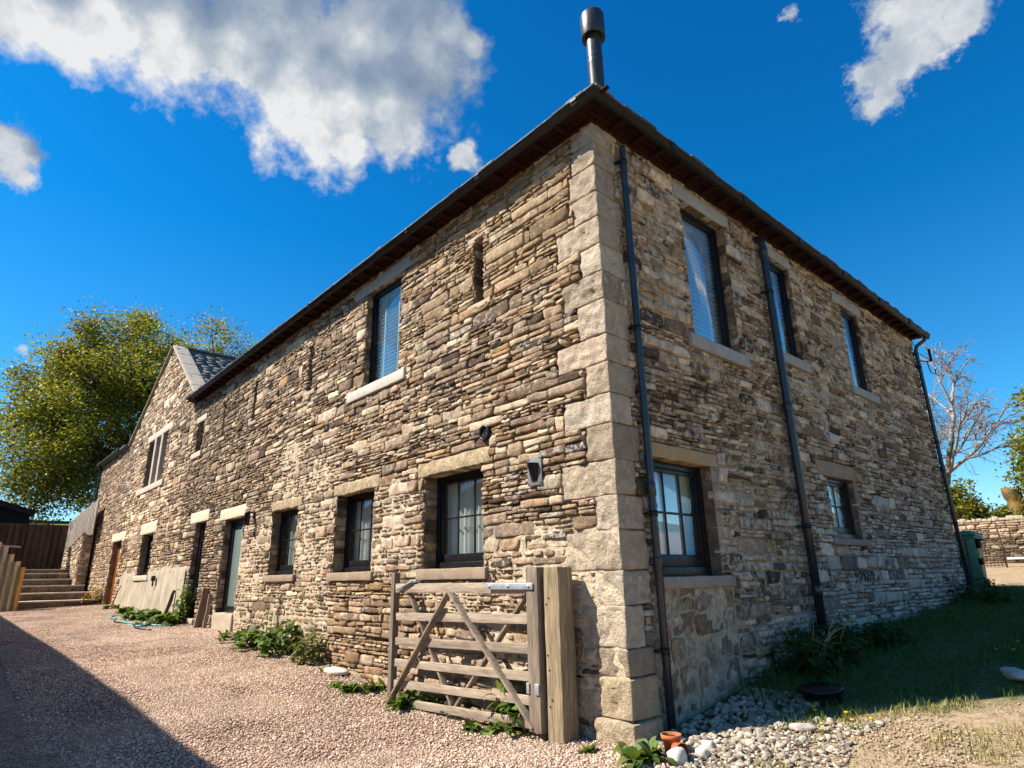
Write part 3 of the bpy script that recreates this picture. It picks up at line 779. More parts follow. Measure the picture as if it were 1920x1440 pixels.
# render patch
us = np.linspace(PATCH[0], PATCH[1], 60); m = M()
tops = 1.92 + .05 * n2(us, us * 0, 1.3, 4) - (us < -22.6) * .1
uu, tt = np.meshgrid(us, np.linspace(0, 1, 14), indexing='ij'); vv = .3 + tt * (tops[:, None] - .3)
dd_ = .036 + .012 * n2(uu, vv, 2.5, 5) - .03 * (tt > .98); flare = .035 * np.clip(1 - (vv - .3) / 1.3, 0, 1)
keepholes = ~((uu[:-1, :-1] > CW_[0] - .25) & (uu[:-1, :-1] < CW_[1] + .12) & (vv[:-1, 1:] > CW_[2] - .12))
q = np.arange(uu.size).reshape(uu.shape); F = np.stack([q[:-1, :-1], q[1:, :-1], q[1:, 1:], q[:-1, 1:]], -1)[keepholes]
m.add(np.stack([uu, -(dd_ + flare), vv], -1).reshape(-1, 3) - off, F.reshape(-1, 4), (.42, .35, .265, .3))
pt = m.build('render_patch', RENDER, cottage, smooth=True)
window(cottage, CW_, .18, clint[1], csill[0], cream, (.5, .43, .34), 2, 2, inside=None, glass=DARKG, seed=31, off=OFF, fw=.08, bottom=.16)
# mullioned window
m = M(); mu = window(cottage, MU_, .2, clint[2], csill[1], (.52, .46, .38), (.52, .46, .38), inside=None, glass=DARKG, seed=33, off=OFF, fw=.04, bottom=.05)
for k in (1, 2):
    x = MU_[0] + (MU_[1] - MU_[0]) * k / 3; slab(mu, 'mullion', x - .13, x + .13, MU_[2], MU_[3], -.004, .2, (.46, .38, .3), seed=40 + k)
dm = M()
dw = door(cottage, DR_, .16, clint[0], cream, 'solid', 0, frame=None, seed=35, off=OFF)
dw.data.materials.clear(); dw.data.materials.append(ORANGE)
dw.data.attributes['col'].data.foreach_set('color', np.tile([.50, .19, .035, 0], len(dw.data.vertices)).astype(np.float32))
mm = M(); xx = DR_[0] + .16
while xx < DR_[1] - .2:
    mm.box(xx, xx + .13, .21, .24, DR_[2] + .1, DR_[3] - .16, .006, (.48, .18, .032)); xx += .135
mm.build('door_boards', ORANGE, dw)
o = wall_lamp(cottage, -23.45, 2.95); o.location = OFF
o = M().box(-17.85, -17.65, -.16, -.08, 1.55, 1.7, .01).box(-17.77, -17.73, -.14, -.1, 1.4, 1.56, .004).build('outside_tap', BLACK, cottage); o.location = OFF
# roof of cottage: right slope with slates in courses, ridge running back, coping on the front rake
def slope_roof(m, rng, xr, zr, xe, ze, y0, y1, row=.30, sw=.38):
    L = math.hypot(xe - xr, ze - zr); a = np.array([(xe - xr) / L, 0, (ze - zr) / L]); nrm = np.array([-a[2], 0, a[0]]);
    if nrm[2] < 0: nrm = -nrm
    k = 0; s = 0
    while s < L:
        y = y0 - rng.uniform(0, sw); s2 = min(s + row + .05, L + .03)
        while y < y1:
            w = sw * rng.uniform(.75, 1.25); ya, yb = max(y, y0), min(y + w - .008, y1)
            if yb > ya + .03:
                l = rng.uniform(.012, .03)
                P0 = np.array([xr, 0, zr]) + a * s; P1 = np.array([xr, 0, zr]) + a * s2
                p = [P0 + nrm * .0, P1 + nrm * l, P1 + nrm * (l - .014), P0 - nrm * .014]
                V = [(*(q_[:1]), yy, q_[2]) for yy in (ya, yb) for q_ in p]
                F = np.array([[0, 4, 5, 1], [1, 5, 6, 2], [2, 6, 7, 3], [0, 1, 2, 3], [7, 6, 5, 4]])
                m.add(np.array(V) - off, F, (*(np.array((.165, .16, .15)) * rng.uniform(.65, 1.35)), .35))
            y += w
        s += row; k += 1
rng = np.random.default_rng(29)
m = M(); slope_roof(m, rng, apex[0] + .1, apex[1] - .05, -15.6, 6.62, .38, 9.2); slope_roof(m, rng, apex[0] - .1, apex[1] - .05, lsp[0] - .1, 6.95, .25, 9.2)
m.box(-31.6 - off[0], lsp[0] - off[0], -.2, 9.2, 6.98 - off[2], 7.05 - off[2], col=(.12, .12, .12))
cr = m.build('roof', SLATE, cottage)
m = M(); y = .3
while y < 9.2:
    m.beam(np.array([apex[0], y, apex[1] + .04]) - off, np.array([apex[0], min(y + .46, 9.2), apex[1] + .04]) - off, .09, .3, r=.03, col=(.22, .20, .18, .4)); y += .47
m.build('ridge_tile', SLATE, cr)
m = M()
aa = np.array([apex[0] + .05, .17, apex[1] + .02]); bb = np.array([-15.95, .17, 6.88]); nseg = 5
for k in range(nseg):
    p = aa + (bb - aa) * (k / nseg); q = aa + (bb - aa) * ((k + .985) / nseg)
    m.beam(p - off, q - off, .10, .48, up=(.58, 0, .81), r=.012, col=(*np.array((.40, .35, .28)) * (1 + .1 * math.sin(k * 3)), .4), amp=.004, res=.15)
m.build('coping', DRESSED, cottage)
m = M(); m.beam(np.array([apex[0], .05, apex[1] + .0]) - off, np.array([lsp[0], .05, lsp[1] + .02]) - off, .06, .3, r=.01, col=(.30, .25, .19)); m.build('verge', DRESSED, cottage)
m = M(); m.beam(np.array([-31.75, -.2, 7.03]) - off, np.array([-26.7, -.2, 7.03]) - off, .11, .12, r=.03); m.build('gutter', GUTTER, cottage)
o = M().tube(np.array([(-31.5, -.2, 6.95), (-31.5, -.1, 6.8), (-31.5, -.07, 6.6), (-31.5, -.07, 4), (-31.5, -.07, .9)]) - off, .055, 10).build('downpipe', PIPE, cottage, smooth=True)

# ------------------------------------------------------------------ gate and post
wd = lambda a, b, s: None
gate = empty('five_bar_gate', (-.9, -.3, 0.03), 'weathered grey five bar timber gate standing against the barn wall', 'gate')
GO = np.array([-.9, -.3, .03])
wc = lambda k: np.array((.255, .20, .15)) * k
rng = np.random.default_rng(41)
gy = -.30
def gpart(name, m, mat): return m.build(name, mat, gate)
gpart('heel_stile', M().box(-.985 + .9, -.815 + .9, -.06, .05, 0, 1.52, .008, wc(.85), .003, .1, 1), WOODZ)
gpart('head_stile', M().box(-3.67 + .9, -3.585 + .9, -.045, .045, -.10, 1.515, .006, wc(.8), .003, .1, 2), WOODZ)
zs = [(1.345, 1.345, .115), (.99, 1.04, .095), (.69, .76, .095), (.435, .505, .092), (.19, .29, .09), (.0, .085, .09)]
for i, (zl, zr, hh) in enumerate(zs):
    nm = 'top_rail' if i == 0 else 'rail'
    th = .06 if i == 0 else .028
    xl = -3.6 if i < 5 else -3.2
    gpart(nm, M().beam(np.array([xl, gy, zl]) - GO, np.array([-.97, gy, zr]) - GO, hh, th, r=.006, col=wc(rng.uniform(1.1, 1.5)), amp=.002, res=.15, seed=i), WOODX)
f_, b_ = gy - .036, gy + .036
for p, q, y in [((-2.36, 1.30), (-3.63, -.04), f_), ((-2.33, 1.30), (-.93, .06), f_), ((-3.32, 1.29), (-2.36, .08), b_), ((-1.05, 1.29), (-2.28, .08), b_)]:
    gpart('brace', M().beam(np.array([p[0], y, p[1]]) - GO, np.array([q[0], y, q[1]]) - GO, .085 if y == f_ else .075, .03, up=(0, 1, 0), r=.005, col=wc(rng.uniform(.85, 1.15)), amp=.002, res=.15, seed=7), WOOD)
# strap hinge, latch, foot brackets
m = M().box(-.72, .03, -.075, -.066, 1.30, 1.365, .004); 
for x in (-.66, -.35, -.03): m.tube([(x, -.074, 1.333), (x, -.086, 1.333)], .013, 8)
gpart('strap_hinge', m, STEEL)
m = M().beam(np.array([-3.5, gy - .06, 1.32]) - GO, np.array([-3.15, gy - .05, 1.43]) - GO, .022, .03, r=.004); m.box(-2.3, -2.16, -.05, .03, 1.385, 1.42, .005)
gpart('latch', m, STEEL)
gpart('hinge_plate', M().box(-.1, -.06, -.072, -.06, .33, .43, .004).box(.02, .075, -.072, -.06, .33, .43, .004), STEEL)

post = M().box(-.775, -.565, -.31, -.10, -.15, 1.545, .012, (.28, .215, .135), .004, .09, 3)
pt_ = post.build('gate_post', WOODZ, None, loc=(-.67, -.2, -.03)); tag(pt_, 'thick square timber gate post beside the corner blocks', 'post')
m = M()
for zz in (1.28, 1.22, .75, .62, .36, .3): m.tube([(-.72 + .67 + .02 * math.sin(zz * 40), -.318 + .2, zz), (-.72 + .67 + .02 * math.sin(zz * 40), -.308 + .2, zz)], .008, 7)
m.build('bolt', BLACK, pt_)

# ------------------------------------------------------------------ steps, fences and terrace on the left
steps = empty('garden_steps', (-26, -1.4, float(gz(-26, -1.4))), 'flight of broad stone faced steps climbing to the dark fence', 'steps')
SO = np.array(steps.location)
xs_ = [-26, -27.3, -28.7, -30.6, -31.2, -31.8]; zt = [.94, 1.22, 1.50, 1.77, 2.03, 2.21]; yr = [-.14, -.19, -.27, -.56, -.64, -.66]
zprev = .6
for i in range(6):
    xb = -33.2 if i == 5 else xs_[i + 1] - .2
    m = M(); y = -2.75
    while y < yr[i] - .05:
        w = min(rng.uniform(.3, .7), yr[i] - y); m.box(xs_[i] - .3, xs_[i], y + .004, y + w - .004, zprev - .02, zt[i] - .06, .012, (*(np.array((.20, .14, .095)) * rng.uniform(.7, 1.3)), .1), .006, .1, i); y += w
    m.V = [v - SO for v in m.V]; o = m.build('riser', STONE, steps)
    m = M().box(xb, xs_[i] + .035, -2.78, yr[i], zt[i] - .055, zt[i], .012, (.44, .37, .29, .2), .005, .15, i + 20); m.V = [v - SO for v in m.V]; m.build('tread', DRESSED, steps)
    zprev = zt[i]

# dark slatted fence beyond the steps
def board_fence(name, p, q, zb, zt_, label, cat, col, mat, bw=.14, gap=.03, rails=(.15, .5, .85), thick=.022, jag=.0, zt2=None, backrails=True, group=None, alt=.004):
    p = np.array(p, float); q = np.array(q, float); L = np.linalg.norm(q - p); a = (q - p) / L; nrm = np.array([-a[1], a[0]])
    ang = math.atan2(a[1], a[0])
    root = empty(name, (p[0], p[1], zb), label, cat, group, rz=ang)
    m = M(); s = 0; k = 0
    while s < L:
        top = zt_ + ((zt2 if zt2 is not None else zt_) - zt_) * s / L + rng.uniform(-jag, jag)
        m.box(s, s + bw, -thick / 2 + (k % 2) * alt, thick / 2 + (k % 2) * alt, 0, top - zb, .004, np.array(col) * rng.uniform(.7, 1.3)); s += bw + gap; k += 1
    m.build('boards', mat, root)
    for f in rails:
        tl = zt_ - zb; tr = (zt2 if zt2 is not None else zt_) - zb
        M().beam((0, -.04 if backrails else .04, tl * f), (L, -.04 if backrails else .04, tr * f), .09, .05, r=.006, col=np.array(col) * 1.5).build('rail', WOODX, root)
    return root
board_fence('slatted_fence', (-33, -.75), (-33, -6.2), 2.1, 4.26, 'dark brown vertical board fence at the top of the steps', 'fence', (.085, .05, .032), WOODZ, .15, -.025, (.45, .86), .03, alt=.07)
# low rubble return wall beside the steps and the grey board fence on it
rng = np.random.default_rng(57)
rw = empty('return_wall', (-29.8, -.3, .9), 'short rubble wall beside the steps carrying grey boards', 'wall')
WO = np.array((-29.8, -.3, .9))
def tops(u): return np.interp(u, [-38, -35.5, -33, -31.2, -29.8], [2.6, 2.8, 3.15, 3.5, 3.68])
m = M()
fm = lambda u, v, d: np.stack([u, -.50 + (u + 29.8) * .02 - d, v], -1) - WO
rects = layout(rng, -38, -29.8, .8, 3.75, [], hb=(.15, .3)); rects = rects[rects[:, 3] < tops(rects[:, :2].mean(1)) + .08]; n = len(rects)
wgt = np.array([.25, .3, .03, .1, .08, .0, .2, .04]); stones(m, rng, rects, fm, rng.uniform(.01, .04, n)[:, None], stone_cols(rng, n, wgt / wgt.sum(), rng.uniform(0, .5, (n, 1)), 1.1), False)
em = lambda u, v, d: np.stack([-29.8 + d, u, v], -1) - WO
rects = layout(rng, -.50, -.12, .8, 3.66, [], hb=(.15, .3)); n = len(rects); stones(m, rng, rects, em, rng.uniform(.01, .04, n)[:, None], stone_cols(rng, n, wgt / wgt.sum(), rng.uniform(0, .3, (n, 1))), False)
ul = np.linspace(-38, -29.8, 24)
for a, b in zip(ul[:-1], ul[1:]):
    t = float(tops((a + b) / 2)); m.box(a - WO[0], b - WO[0], -.48 + (a + 29.8) * .02 - WO[1], -.12 - WO[1], .6 - WO[2], t - .04 - WO[2], .01, (.38, .3, .22))
m.build('masonry', STONE, rw)
m = M()
for u in np.arange(-38, -30.1, .62):
    t = float(tops(u + .3)); m.box(u - WO[0], u + .6 - WO[0], -.56 + (u + 29.8) * .02 - WO[1], -.1 - WO[1], t - .03 - WO[2], t + .03 - WO[2], .01, (.3, .24, .18), .005, .1, 3)
m.build('cope_stones', DRESSED, rw)
gf = empty('board_fence', (-29, -.3, 3.3), 'silver grey close boarded fence raised on the return wall', 'fence')
m = M(); u = -38.0; k = 0
while u < -29.0:
    tp = np.interp(u, [-38, -32, -29], [4.45, 4.95, 5.12]); bt = float(tops(min(u, -29.8))) - .08
    m.box(u + 29, u + .16 + 29, -.02 - .012 * (k % 2) + (u + 29.8) * .015, .02 - .012 * (k % 2) + (u + 29.8) * .015, bt - 3.3, tp - 3.3 + rng.uniform(-.02, .02), .004, np.array((.34, .29, .24)) * rng.uniform(.75, 1.2)); u += .165; k += 1
m.build('boards', WOODZ, gf)
m = M().beam((-8.9, -.09, .5), (.0, .05, 1.1), .09, .05, col=(.3, .25, .2)); m.build('rail', WOODX, gf)
# stepped timber palisade on the left of the steps
pal = empty('timber_palisade', (-25.9, -3.1, float(gz(-25.9, -3.1))), 'row of stepped new timber posts left of the steps', 'palisade')
PO = np.array(pal.location)
for i, (y, tp, w) in enumerate([(-2.72, 2.15, .17), (-2.90, 2.36, .2), (-3.12, 2.62, .18), (-3.33, 2.88, .17), (-3.55, 3.05, .2), (-3.78, 3.1, .18)]):
    c = np.array([(.50, .31, .10), (.56, .45, .28), (.5, .38, .22), (.54, .42, .26), (.5, .4, .26), (.45, .36, .24)][i]) * 1.35
    x = -25.95 - .06 * i
    m = M().box(-.075, .075, -w / 2, w / 2 - .012, -.1, tp - PO[2], .01, c, .004, .12, i); o = m.build('post', WOODZ, pal); o.location = (x - PO[0], y - PO[1], 0); o.rotation_euler.z = R(38 - 3 * i)
m = M().box(-.55, -.05, -2.2 - .65, -.9 + .3, .0, .9, .01, (.2, .12, .07)); m.build('backing_board', WOODY, pal)
m = M().beam((-.8, -.9, 2.38), (-.8, .25, 2.30), .06, .08, col=(.35, .31, .27)); m.build('handrail', WOODY, pal)
# shed behind
shed = empty('garden_shed', (-41.5, -4.5, 1.9), 'dark timber shed roof end showing above the slatted fence', 'shed')
m = M(); V = np.array([(1.5, 2.65, 0), (1.5, -3, 0), (1.5, -3, 4.0), (1.5, -.6, 4.45), (1.5, 2.65, 3.45), (-4, 2.65, 0), (-4, -3, 0), (-4, -3, 4.0), (-4, -.6, 4.45), (-4, 2.65, 3.45)], float)
m.add(V, [np.array([[0, 4, 3, 2, 1], [5, 6, 7, 8, 9]])[:, ::-1], np.array([[0, 5, 9, 4], [1, 2, 7, 6]])], (.02, .016, .016))
for k in range(22): m.box(1.5, 1.52, -2.95, 2.62, .05 + k * .155, .05 + k * .155 + .145, .004, (.022, .017, .017))
m.build('cladding', WOODY, shed)
m = M().beam((1.7, -.7, 4.52), (1.7, 2.85, 3.46), .05, .3, up=(1, 0, 0), col=(.03, .025, .025)); V = np.array([(1.8, -.6, 4.5), (1.8, 2.85, 3.45), (-4.2, 2.85, 3.45), (-4.2, -.6, 4.5), (1.8, -3.2, 4.05), (-4.2, -3.2, 4.05)], float)
m.add(V + np.array([0, 0, .04]), np.array([[0, 1, 2, 3], [4, 0, 3, 5]]), (.03, .027, .028)); m.build('roof', SLATE, shed)

# ------------------------------------------------------------------ ground
def sheet(name, xs, ys, zf, mat, label=None, kind='structure', bumpamp=.0, keep=None, seed=0, dz=0):
    X, Y = np.meshgrid(xs, ys, indexing='ij'); Z = zf(X, Y) + dz
    if bumpamp: Z = Z + n2(X, Y, 1.3, seed) * bumpamp + n2(X, Y, 5, seed + 1) * bumpamp * .4
    q = np.arange(X.size).reshape(X.shape); F = np.stack([q[:-1, :-1], q[1:, :-1], q[1:, 1:], q[:-1, 1:]], -1)
    if keep is not None:
        cx = (X[:-1, :-1] + X[1:, 1:]) / 2; cy = (Y[:-1, :-1] + Y[1:, 1:]) / 2; F = F[keep(cx, cy)]
    o = M().add(np.stack([X, Y, Z], -1).reshape(-1, 3), F.reshape(-1, 4)).build(name, mat, None, smooth=True)
    tag(o, kind=kind); 
    if label: o['label'] = label
    return o
def lines(*seg): return np.unique(np.concatenate([np.arange(a, b, s) for a, b, s in seg]))

def mat_ground():
    m, nt, b, out = nt_of('earth_and_turf'); p = pos(nt)
    sep = N(nt, 'ShaderNodeSeparateXYZ'); nt.links.new(p, sep.inputs[0])
    n1 = noise(nt, p, .9, 6, .6); n2_ = noise(nt, p, 14, 8, .7); n3 = noise(nt, p, 60, 6, .7)
    dirt = ramp(nt, n2_, [(.25, (.22, .145, .085)), (.5, (.40, .29, .18)), (.75, (.52, .415, .285))])
    dirt = mix(nt, dirt, mrange(nt, n3, .3, .7, .5, 1.35), 1.0, 'MULTIPLY')
    dirt = mix(nt, dirt, (.16, .14, .045), mrange(nt, noise(nt, p, 2.2, 9, .75), .52, .66, 0, .75))
    turf = ramp(nt, n2_, [(.25, (.035, .06, .018)), (.5, (.08, .11, .03)), (.72, (.22, .18, .09))])
    # turf lies near the barn and thins out away from it
    edge = math_(nt, 'ADD', sep.outputs['X'], math_(nt, 'MULTIPLY', n1, 1.6))
    f = mrange(nt, edge, 3.6, 4.8, 1, 0)
    yy = mrange(nt, math_(nt, 'ADD', math_(nt, 'SUBTRACT', sep.outputs['Y'], math_(nt, 'MULTIPLY', sep.outputs['X'], .85)), math_(nt, 'MULTIPLY', n1, 1.0)), .75, 1.6, 0, 1)
    y2 = mrange(nt, math_(nt, 'ADD', sep.outputs['Y'], math_(nt, 'MULTIPLY', n1, 3)), 14.5, 16.5, 1, 0)
    f = math_(nt, 'MULTIPLY', math_(nt, 'MULTIPLY', f, yy), y2)
    far = mrange(nt, sep.outputs['Y'], 40, 48, 0, 1); far2 = mrange(nt, sep.outputs['X'], -36, -40, 0, 1); far3 = mrange(nt, sep.outputs['X'], 20, 30, 0, 1)
    f = math_(nt, 'MAXIMUM', math_(nt, 'MAXIMUM', f, far), math_(nt, 'MAXIMUM', far2, far3))
    nt.links.new(mix(nt, dirt, turf, f), b.inputs['Base Color']); b.inputs['Roughness'].default_value = .97; b.inputs['Specular IOR Level'].default_value = .1
    bump(nt, b, math_(nt, 'ADD', n2_, math_(nt, 'MULTIPLY', n3, .5)), .7, .04)
    return m
def mat_gravel():
    m, nt, b, out = nt_of('gravel'); p = pos(nt)
    v = N(nt, 'ShaderNodeTexVoronoi', Scale=42); v.feature = 'F1'; nt.links.new(p, v.inputs['Vector'])
    ve = N(nt, 'ShaderNodeTexVoronoi', Scale=42); ve.feature = 'DISTANCE_TO_EDGE'; nt.links.new(p, ve.inputs['Vector'])
    sp = N(nt, 'ShaderNodeSeparateColor'); nt.links.new(v.outputs['Color'], sp.inputs[0])
    c = ramp(nt, sp.outputs[0], [(0, (.25, .16, .12)), (.3, (.47, .315, .22)), (.6, (.60, .43, .32)), (.85, (.68, .535, .41)), (1, (.41, .225, .15))])
    c = mix(nt, c, mrange(nt, noise(nt, p, .8, 6), .3, .7, .7, 1.15), 1.0, 'MULTIPLY')
    c = mix(nt, (.09, .06, .045), c, mrange(nt, ve.outputs['Distance'], 0, .16, 0, 1))
    nt.links.new(c, b.inputs['Base Color']); b.inputs['Roughness'].default_value = .93; b.inputs['Specular IOR Level'].default_value = .15
    bump(nt, b, mrange(nt, v.outputs['Distance'], 0, .7, 1, 0), 1.0, .02)
    return m
GROUND = mat_ground(); GRAVEL = mat_gravel()
def gfar(X, Y):
    Z = gz(X, Y)
    r = np.hypot(X, Y)
    ang = np.arctan2(Y, X)
    rise = np.interp(r, [0, 45, 70, 110, 160, 260, 600], [0, 0, 1.0, 4.5, 9, 14, 18]) * (.8 + .25 * np.sin(ang * 3 + 1))
    w = np.clip((r - 45) / 30, 0, 1)
    return Z * (1 - w) + (2 + rise) * w - .02
sheet('ground', lines((-600, -80, 26), (-80, -40, 5), (-40, -2, 1.0), (-2, 6, .12), (6, 40, 2), (40, 601, 28)), lines((-600, -60, 27), (-60, -8, 4), (-8, 8, .12), (8, 34, 1), (34, 80, 5), (80, 601, 26)), gfar, GROUND, 'earth and turf around the buildings', bumpamp=.015, keep=lambda x, y: ~((x < -.6) & (x > -31) & (y > .6) & (y < 9)))
def drive_edge(y): return .15 + .25 * np.sin(y * 1.7) * .4
sheet('gravel_drive', lines((-48, -12, .8), (-12, 2.01, .12)), lines((-10, .36, .1)), lambda x, y: gz(x, y), GRAVEL, 'pinkish gravel drive along the front of the barn', bumpamp=.012, dz=.012, seed=5,
      keep=lambda x, y: (x < .25 - .5 * y * (y < 0) + .2 * n2(x, y, 1.5, 9)))
# distant field with its wall, and terrace ground above the steps
def mat_field():
    m, nt, b, out = nt_of('pasture'); p = pos(nt)
    nt.links.new(ramp(nt, noise(nt, p, .08, 8, .7), [(.3, (.13, .15, .03)), (.6, (.20, .20, .05)), (.8, (.27, .24, .09))]), b.inputs['Base Color']); b.inputs['Roughness'].default_value = 1; b.inputs['Specular IOR Level'].default_value = 0
    return m
FIELD = mat_field()
th = np.linspace(0, 2 * np.pi, 120); rr_ = np.array([80, 110, 150, 170, 260])
X = rr_[:, None] * np.cos(th); Y = rr_[:, None] * np.sin(th)
hz = np.array([2.4, 6.5, 13.2, 14.0, 17.0])[:, None] * (1 + .12 * np.sin(th * 2 + .4) - .12 * math.sin(2 * np.pi + .4) + .08 * np.sin(5 * th)) * np.ones_like(th)
right = np.clip(np.cos(th - R(80)), 0, 1)[None]; hz = hz * (1 - .75 * right)
q = np.arange(X.size).reshape(X.shape); F = np.stack([q[:-1, :-1], q[1:, :-1], q[1:, 1:], q[:-1, 1:]], -1).reshape(-1, 4)
tag(M().add(np.stack([X, Y, hz], -1).reshape(-1, 3), F).build('hills', FIELD, None, smooth=True), kind='structure')
m = M()
for y in np.arange(-30, 30, 1.5):
    z_ = 13.0; m.box(-150.4, -149.6, y, y + 1.5, z_ - .6, z_ + .95, .05, (.05, .045, .04))
fw_ = m.build('field_wall', STONE, None, loc=(-150, 0, 13)); tag(fw_, 'thin dark boundary wall along the distant green field', 'wall')
tg = M().box(-70, -32.2, -9, -.7, 1.2, 2.15, .02, (.3, .23, .17)).build('terrace', ROCK, None); tag(tg, kind='structure')

# ------------------------------------------------------------------ plants
def leaf_strip(m, base, d, L, W, droop, col, rng, roll=0, seg=5, shape='dock'):
    """one broad leaf: a folded, drooping strip that narrows to a tip"""
    d = np.array(d, float); d /= np.linalg.norm(d)
    side = np.cross(d, [0, 0, 1.]); side /= np.linalg.norm(side) + 1e-9
    upv = np.cross(side, d)
    side = side * math.cos(roll) + upv * math.sin(roll)
    t = np.linspace(0, 1, seg)
    C = np.array(base)[None] + d[None] * (t * L)[:, None] + np.array([0, 0, -1.])[None] * (droop * L * t ** 2)[:, None]
    w = W * np.sin(np.pi * np.clip(t * .93 + .07, 0, 1)) ** (.7 if shape == 'dock' else 1.3)
    fold = np.array([0, 0, 1.]) * .25
    V = np.concatenate([C - side * w[:, None] + fold * w[:, None], C, C + side * w[:, None] + fold * w[:, None]])
    i = np.arange(seg - 1); F = np.concatenate([np.stack([i, i + 1, seg + i + 1, seg + i], -1), np.stack([seg + i, seg + i + 1, 2 * seg + i + 1, 2 * seg + i], -1)])
    m.add(V, F, col)

def weed(x, y, r, n, L, W, h, label, name='weed_clump', cat='plant', kind='dock', seed=0, green=(.075, .13, .025), z=None, group='weeds along the barn wall', yr=None, flowers=0):
    rg = np.random.default_rng(seed); z0 = float(gz(x, y)) if z is None else z
    m = M(); yr = yr or r
    stems = max(1, n // 14)
    sp = [(rg.normal(0, r * .5), rg.normal(0, yr * .5)) for _ in range(stems)]
    for k in range(n):
        sx, sy = sp[k % stems]; a = rg.uniform(0, 2 * np.pi)
        c = np.array(green) * rg.uniform(.55, 1.7) * np.array([rg.uniform(.85, 1.35), 1, rg.uniform(.7, 1.2)])
        if kind == 'dock':
            el = rg.uniform(.15, 1.15); b = (sx + rg.normal(0, .02), sy + rg.normal(0, .02), rg.uniform(0, h * .35))
            leaf_strip(m, b, (math.cos(a) * math.cos(el), math.sin(a) * math.cos(el), math.sin(el)), L * rg.uniform(.5, 1.2), W * rg.uniform(.6, 1.2), rg.uniform(.2, .8), c, rg, rg.uniform(-.5, .5))
        else:
            zz = rg.uniform(.05, 1) * h * (1 - .5 * min(1, math.hypot(sx, sy) / (r + .01)))
            b = (sx + rg.normal(0, .03) + .06 * math.sin(k), sy + rg.normal(0, .03), zz)
            leaf_strip(m, b, (math.cos(a), math.sin(a), rg.uniform(-.2, .5)), L * rg.uniform(.5, 1.2), W * rg.uniform(.7, 1.2), rg.uniform(.2, .7), c, rg, rg.uniform(-.4, .4), 4, 'nettle')
    if kind != 'dock':
        for sx, sy in sp:
            hh = h * (1 - .5 * min(1, math.hypot(sx, sy) / (r + .01)))
            m.tube([(sx, sy, -.02), (sx + .02, sy, hh * .5), (sx + .01, sy + .02, hh)], .005, 4, np.array(green) * 1.2)
    o = m.build(name, LEAF, None); o.location = (x, y, z0 - .01)
    return tag(o, label, cat, group)
W_ = [
 (.30, -.30, .20, 110, .20, .055, .18, 'leafy green dock clump at the foot of the barn corner beside the flowerpot', 'dock', 1),
 (-.20, -.36, .10, 26, .13, .03, .10, 'small weed sprig at the base of the gate post', 'dock', 2),
 (-1.45, -.17, .2, 150, .17, .045, .6, 'leafy weed poking through the gate beside its heel stile', 'nettle', 3),
 (-1.65, -.45, .2, 70, .16, .04, .12, 'low weed under the right end of the gate', 'dock', 4),
 (-3.25, -.2, .25, 150, .26, .035, .34, 'tufted weed behind the bottom left corner of the gate', 'dock', 5),
 (-2.45, -.1, .35, 120, .2, .04, .3, 'weed growing behind the middle of the gate', 'dock', 6),
 (-4.35, -.28, .42, 150, .19, .05, .14, 'spreading dock leaves on the gravel left of the gate', 'dock', 7),
 (-5.45, -.12, .25, 50, .12, .03, .12, 'small sparse weed by the flat stone at the wall foot', 'dock', 8),
 (-6.35, -.18, .42, 260, .14, .035, .55, 'dark bushy weed under the second window from the gate', 'nettle', 9),
 (-7.35, -.18, .42, 260, .17, .045, .62, 'rounded dark green weed between the two bushy ones', 'nettle', 10),
 (-8.35, -.2, .48, 300, .22, .055, .72, 'largest broad leaved weed under the window nearest the frosted door', 'dock', 11),
 (-8.25, -.1, .15, 60, .12, .03, 1.25, 'tall thin yellowish weed stem rising above the broad leaved clump', 'nettle', 12),
 (-9.6, -.16, .3, 130, .2, .05, .42, 'weed nearest the frosted door at the wall foot', 'dock', 13),
 (-14.4, -.32, .42, 220, .30, .07, .55, 'leafy weed in front of the dark panelled door', 'dock', 14),
 (-14.25, -.12, .22, 120, .2, .05, 1.15, 'tall weed growing up the dark panelled door', 'nettle', 15),
 (-16.9, -.35, .55, 240, .28, .07, .5, 'wide weed clump against the rendered patch above the hose', 'dock', 16),
 (-19.6, -.28, .35, 110, .25, .06, .38, 'small weed at the middle of the rendered patch', 'dock', 17),
 (-22.6, -.25, .25, 60, .2, .05, .3, 'smallest weed beside the orange door', 'dock', 18),
]
for (x, y, r, n, L, Wd, h, lab, kd, sd) in W_:
    gr = (.085, .14, .03) if sd not in (9, 12) else (.10, .12, .03)
    weed(x, y, r, n, L, Wd, h, lab, kind=kd, seed=sd, green=gr)
weed(-26.2, -.25, .35, 150, .22, .05, .75, 'yellowing shrub between the steps and the house wall', kind='nettle', seed=60, green=(.26, .19, .03), name='shrub')
# nettle bank in the shade by the soil pipe
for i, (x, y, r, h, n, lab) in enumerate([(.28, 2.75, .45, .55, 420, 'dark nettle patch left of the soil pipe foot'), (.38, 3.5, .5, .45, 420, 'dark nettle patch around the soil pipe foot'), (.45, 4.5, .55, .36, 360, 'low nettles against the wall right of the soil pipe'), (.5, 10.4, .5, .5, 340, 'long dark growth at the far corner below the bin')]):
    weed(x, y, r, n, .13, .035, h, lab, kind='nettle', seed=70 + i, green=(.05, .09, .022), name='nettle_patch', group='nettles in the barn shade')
m = M()
rng = np.random.default_rng(77)
for k in range(9):
    a = rng.uniform(-.6, .6); p = np.array([.25 + rng.uniform(0, .3), 2.6 + rng.uniform(0, 1.6), .35]); L = rng.uniform(.4, .8)
    m.tube(bez(p, p + (0.1, a * L * .4, L * .7), p + (.15 + .2 * rng.uniform(), a * L, L * .9), 6), .004, 4, (.45, .36, .22))
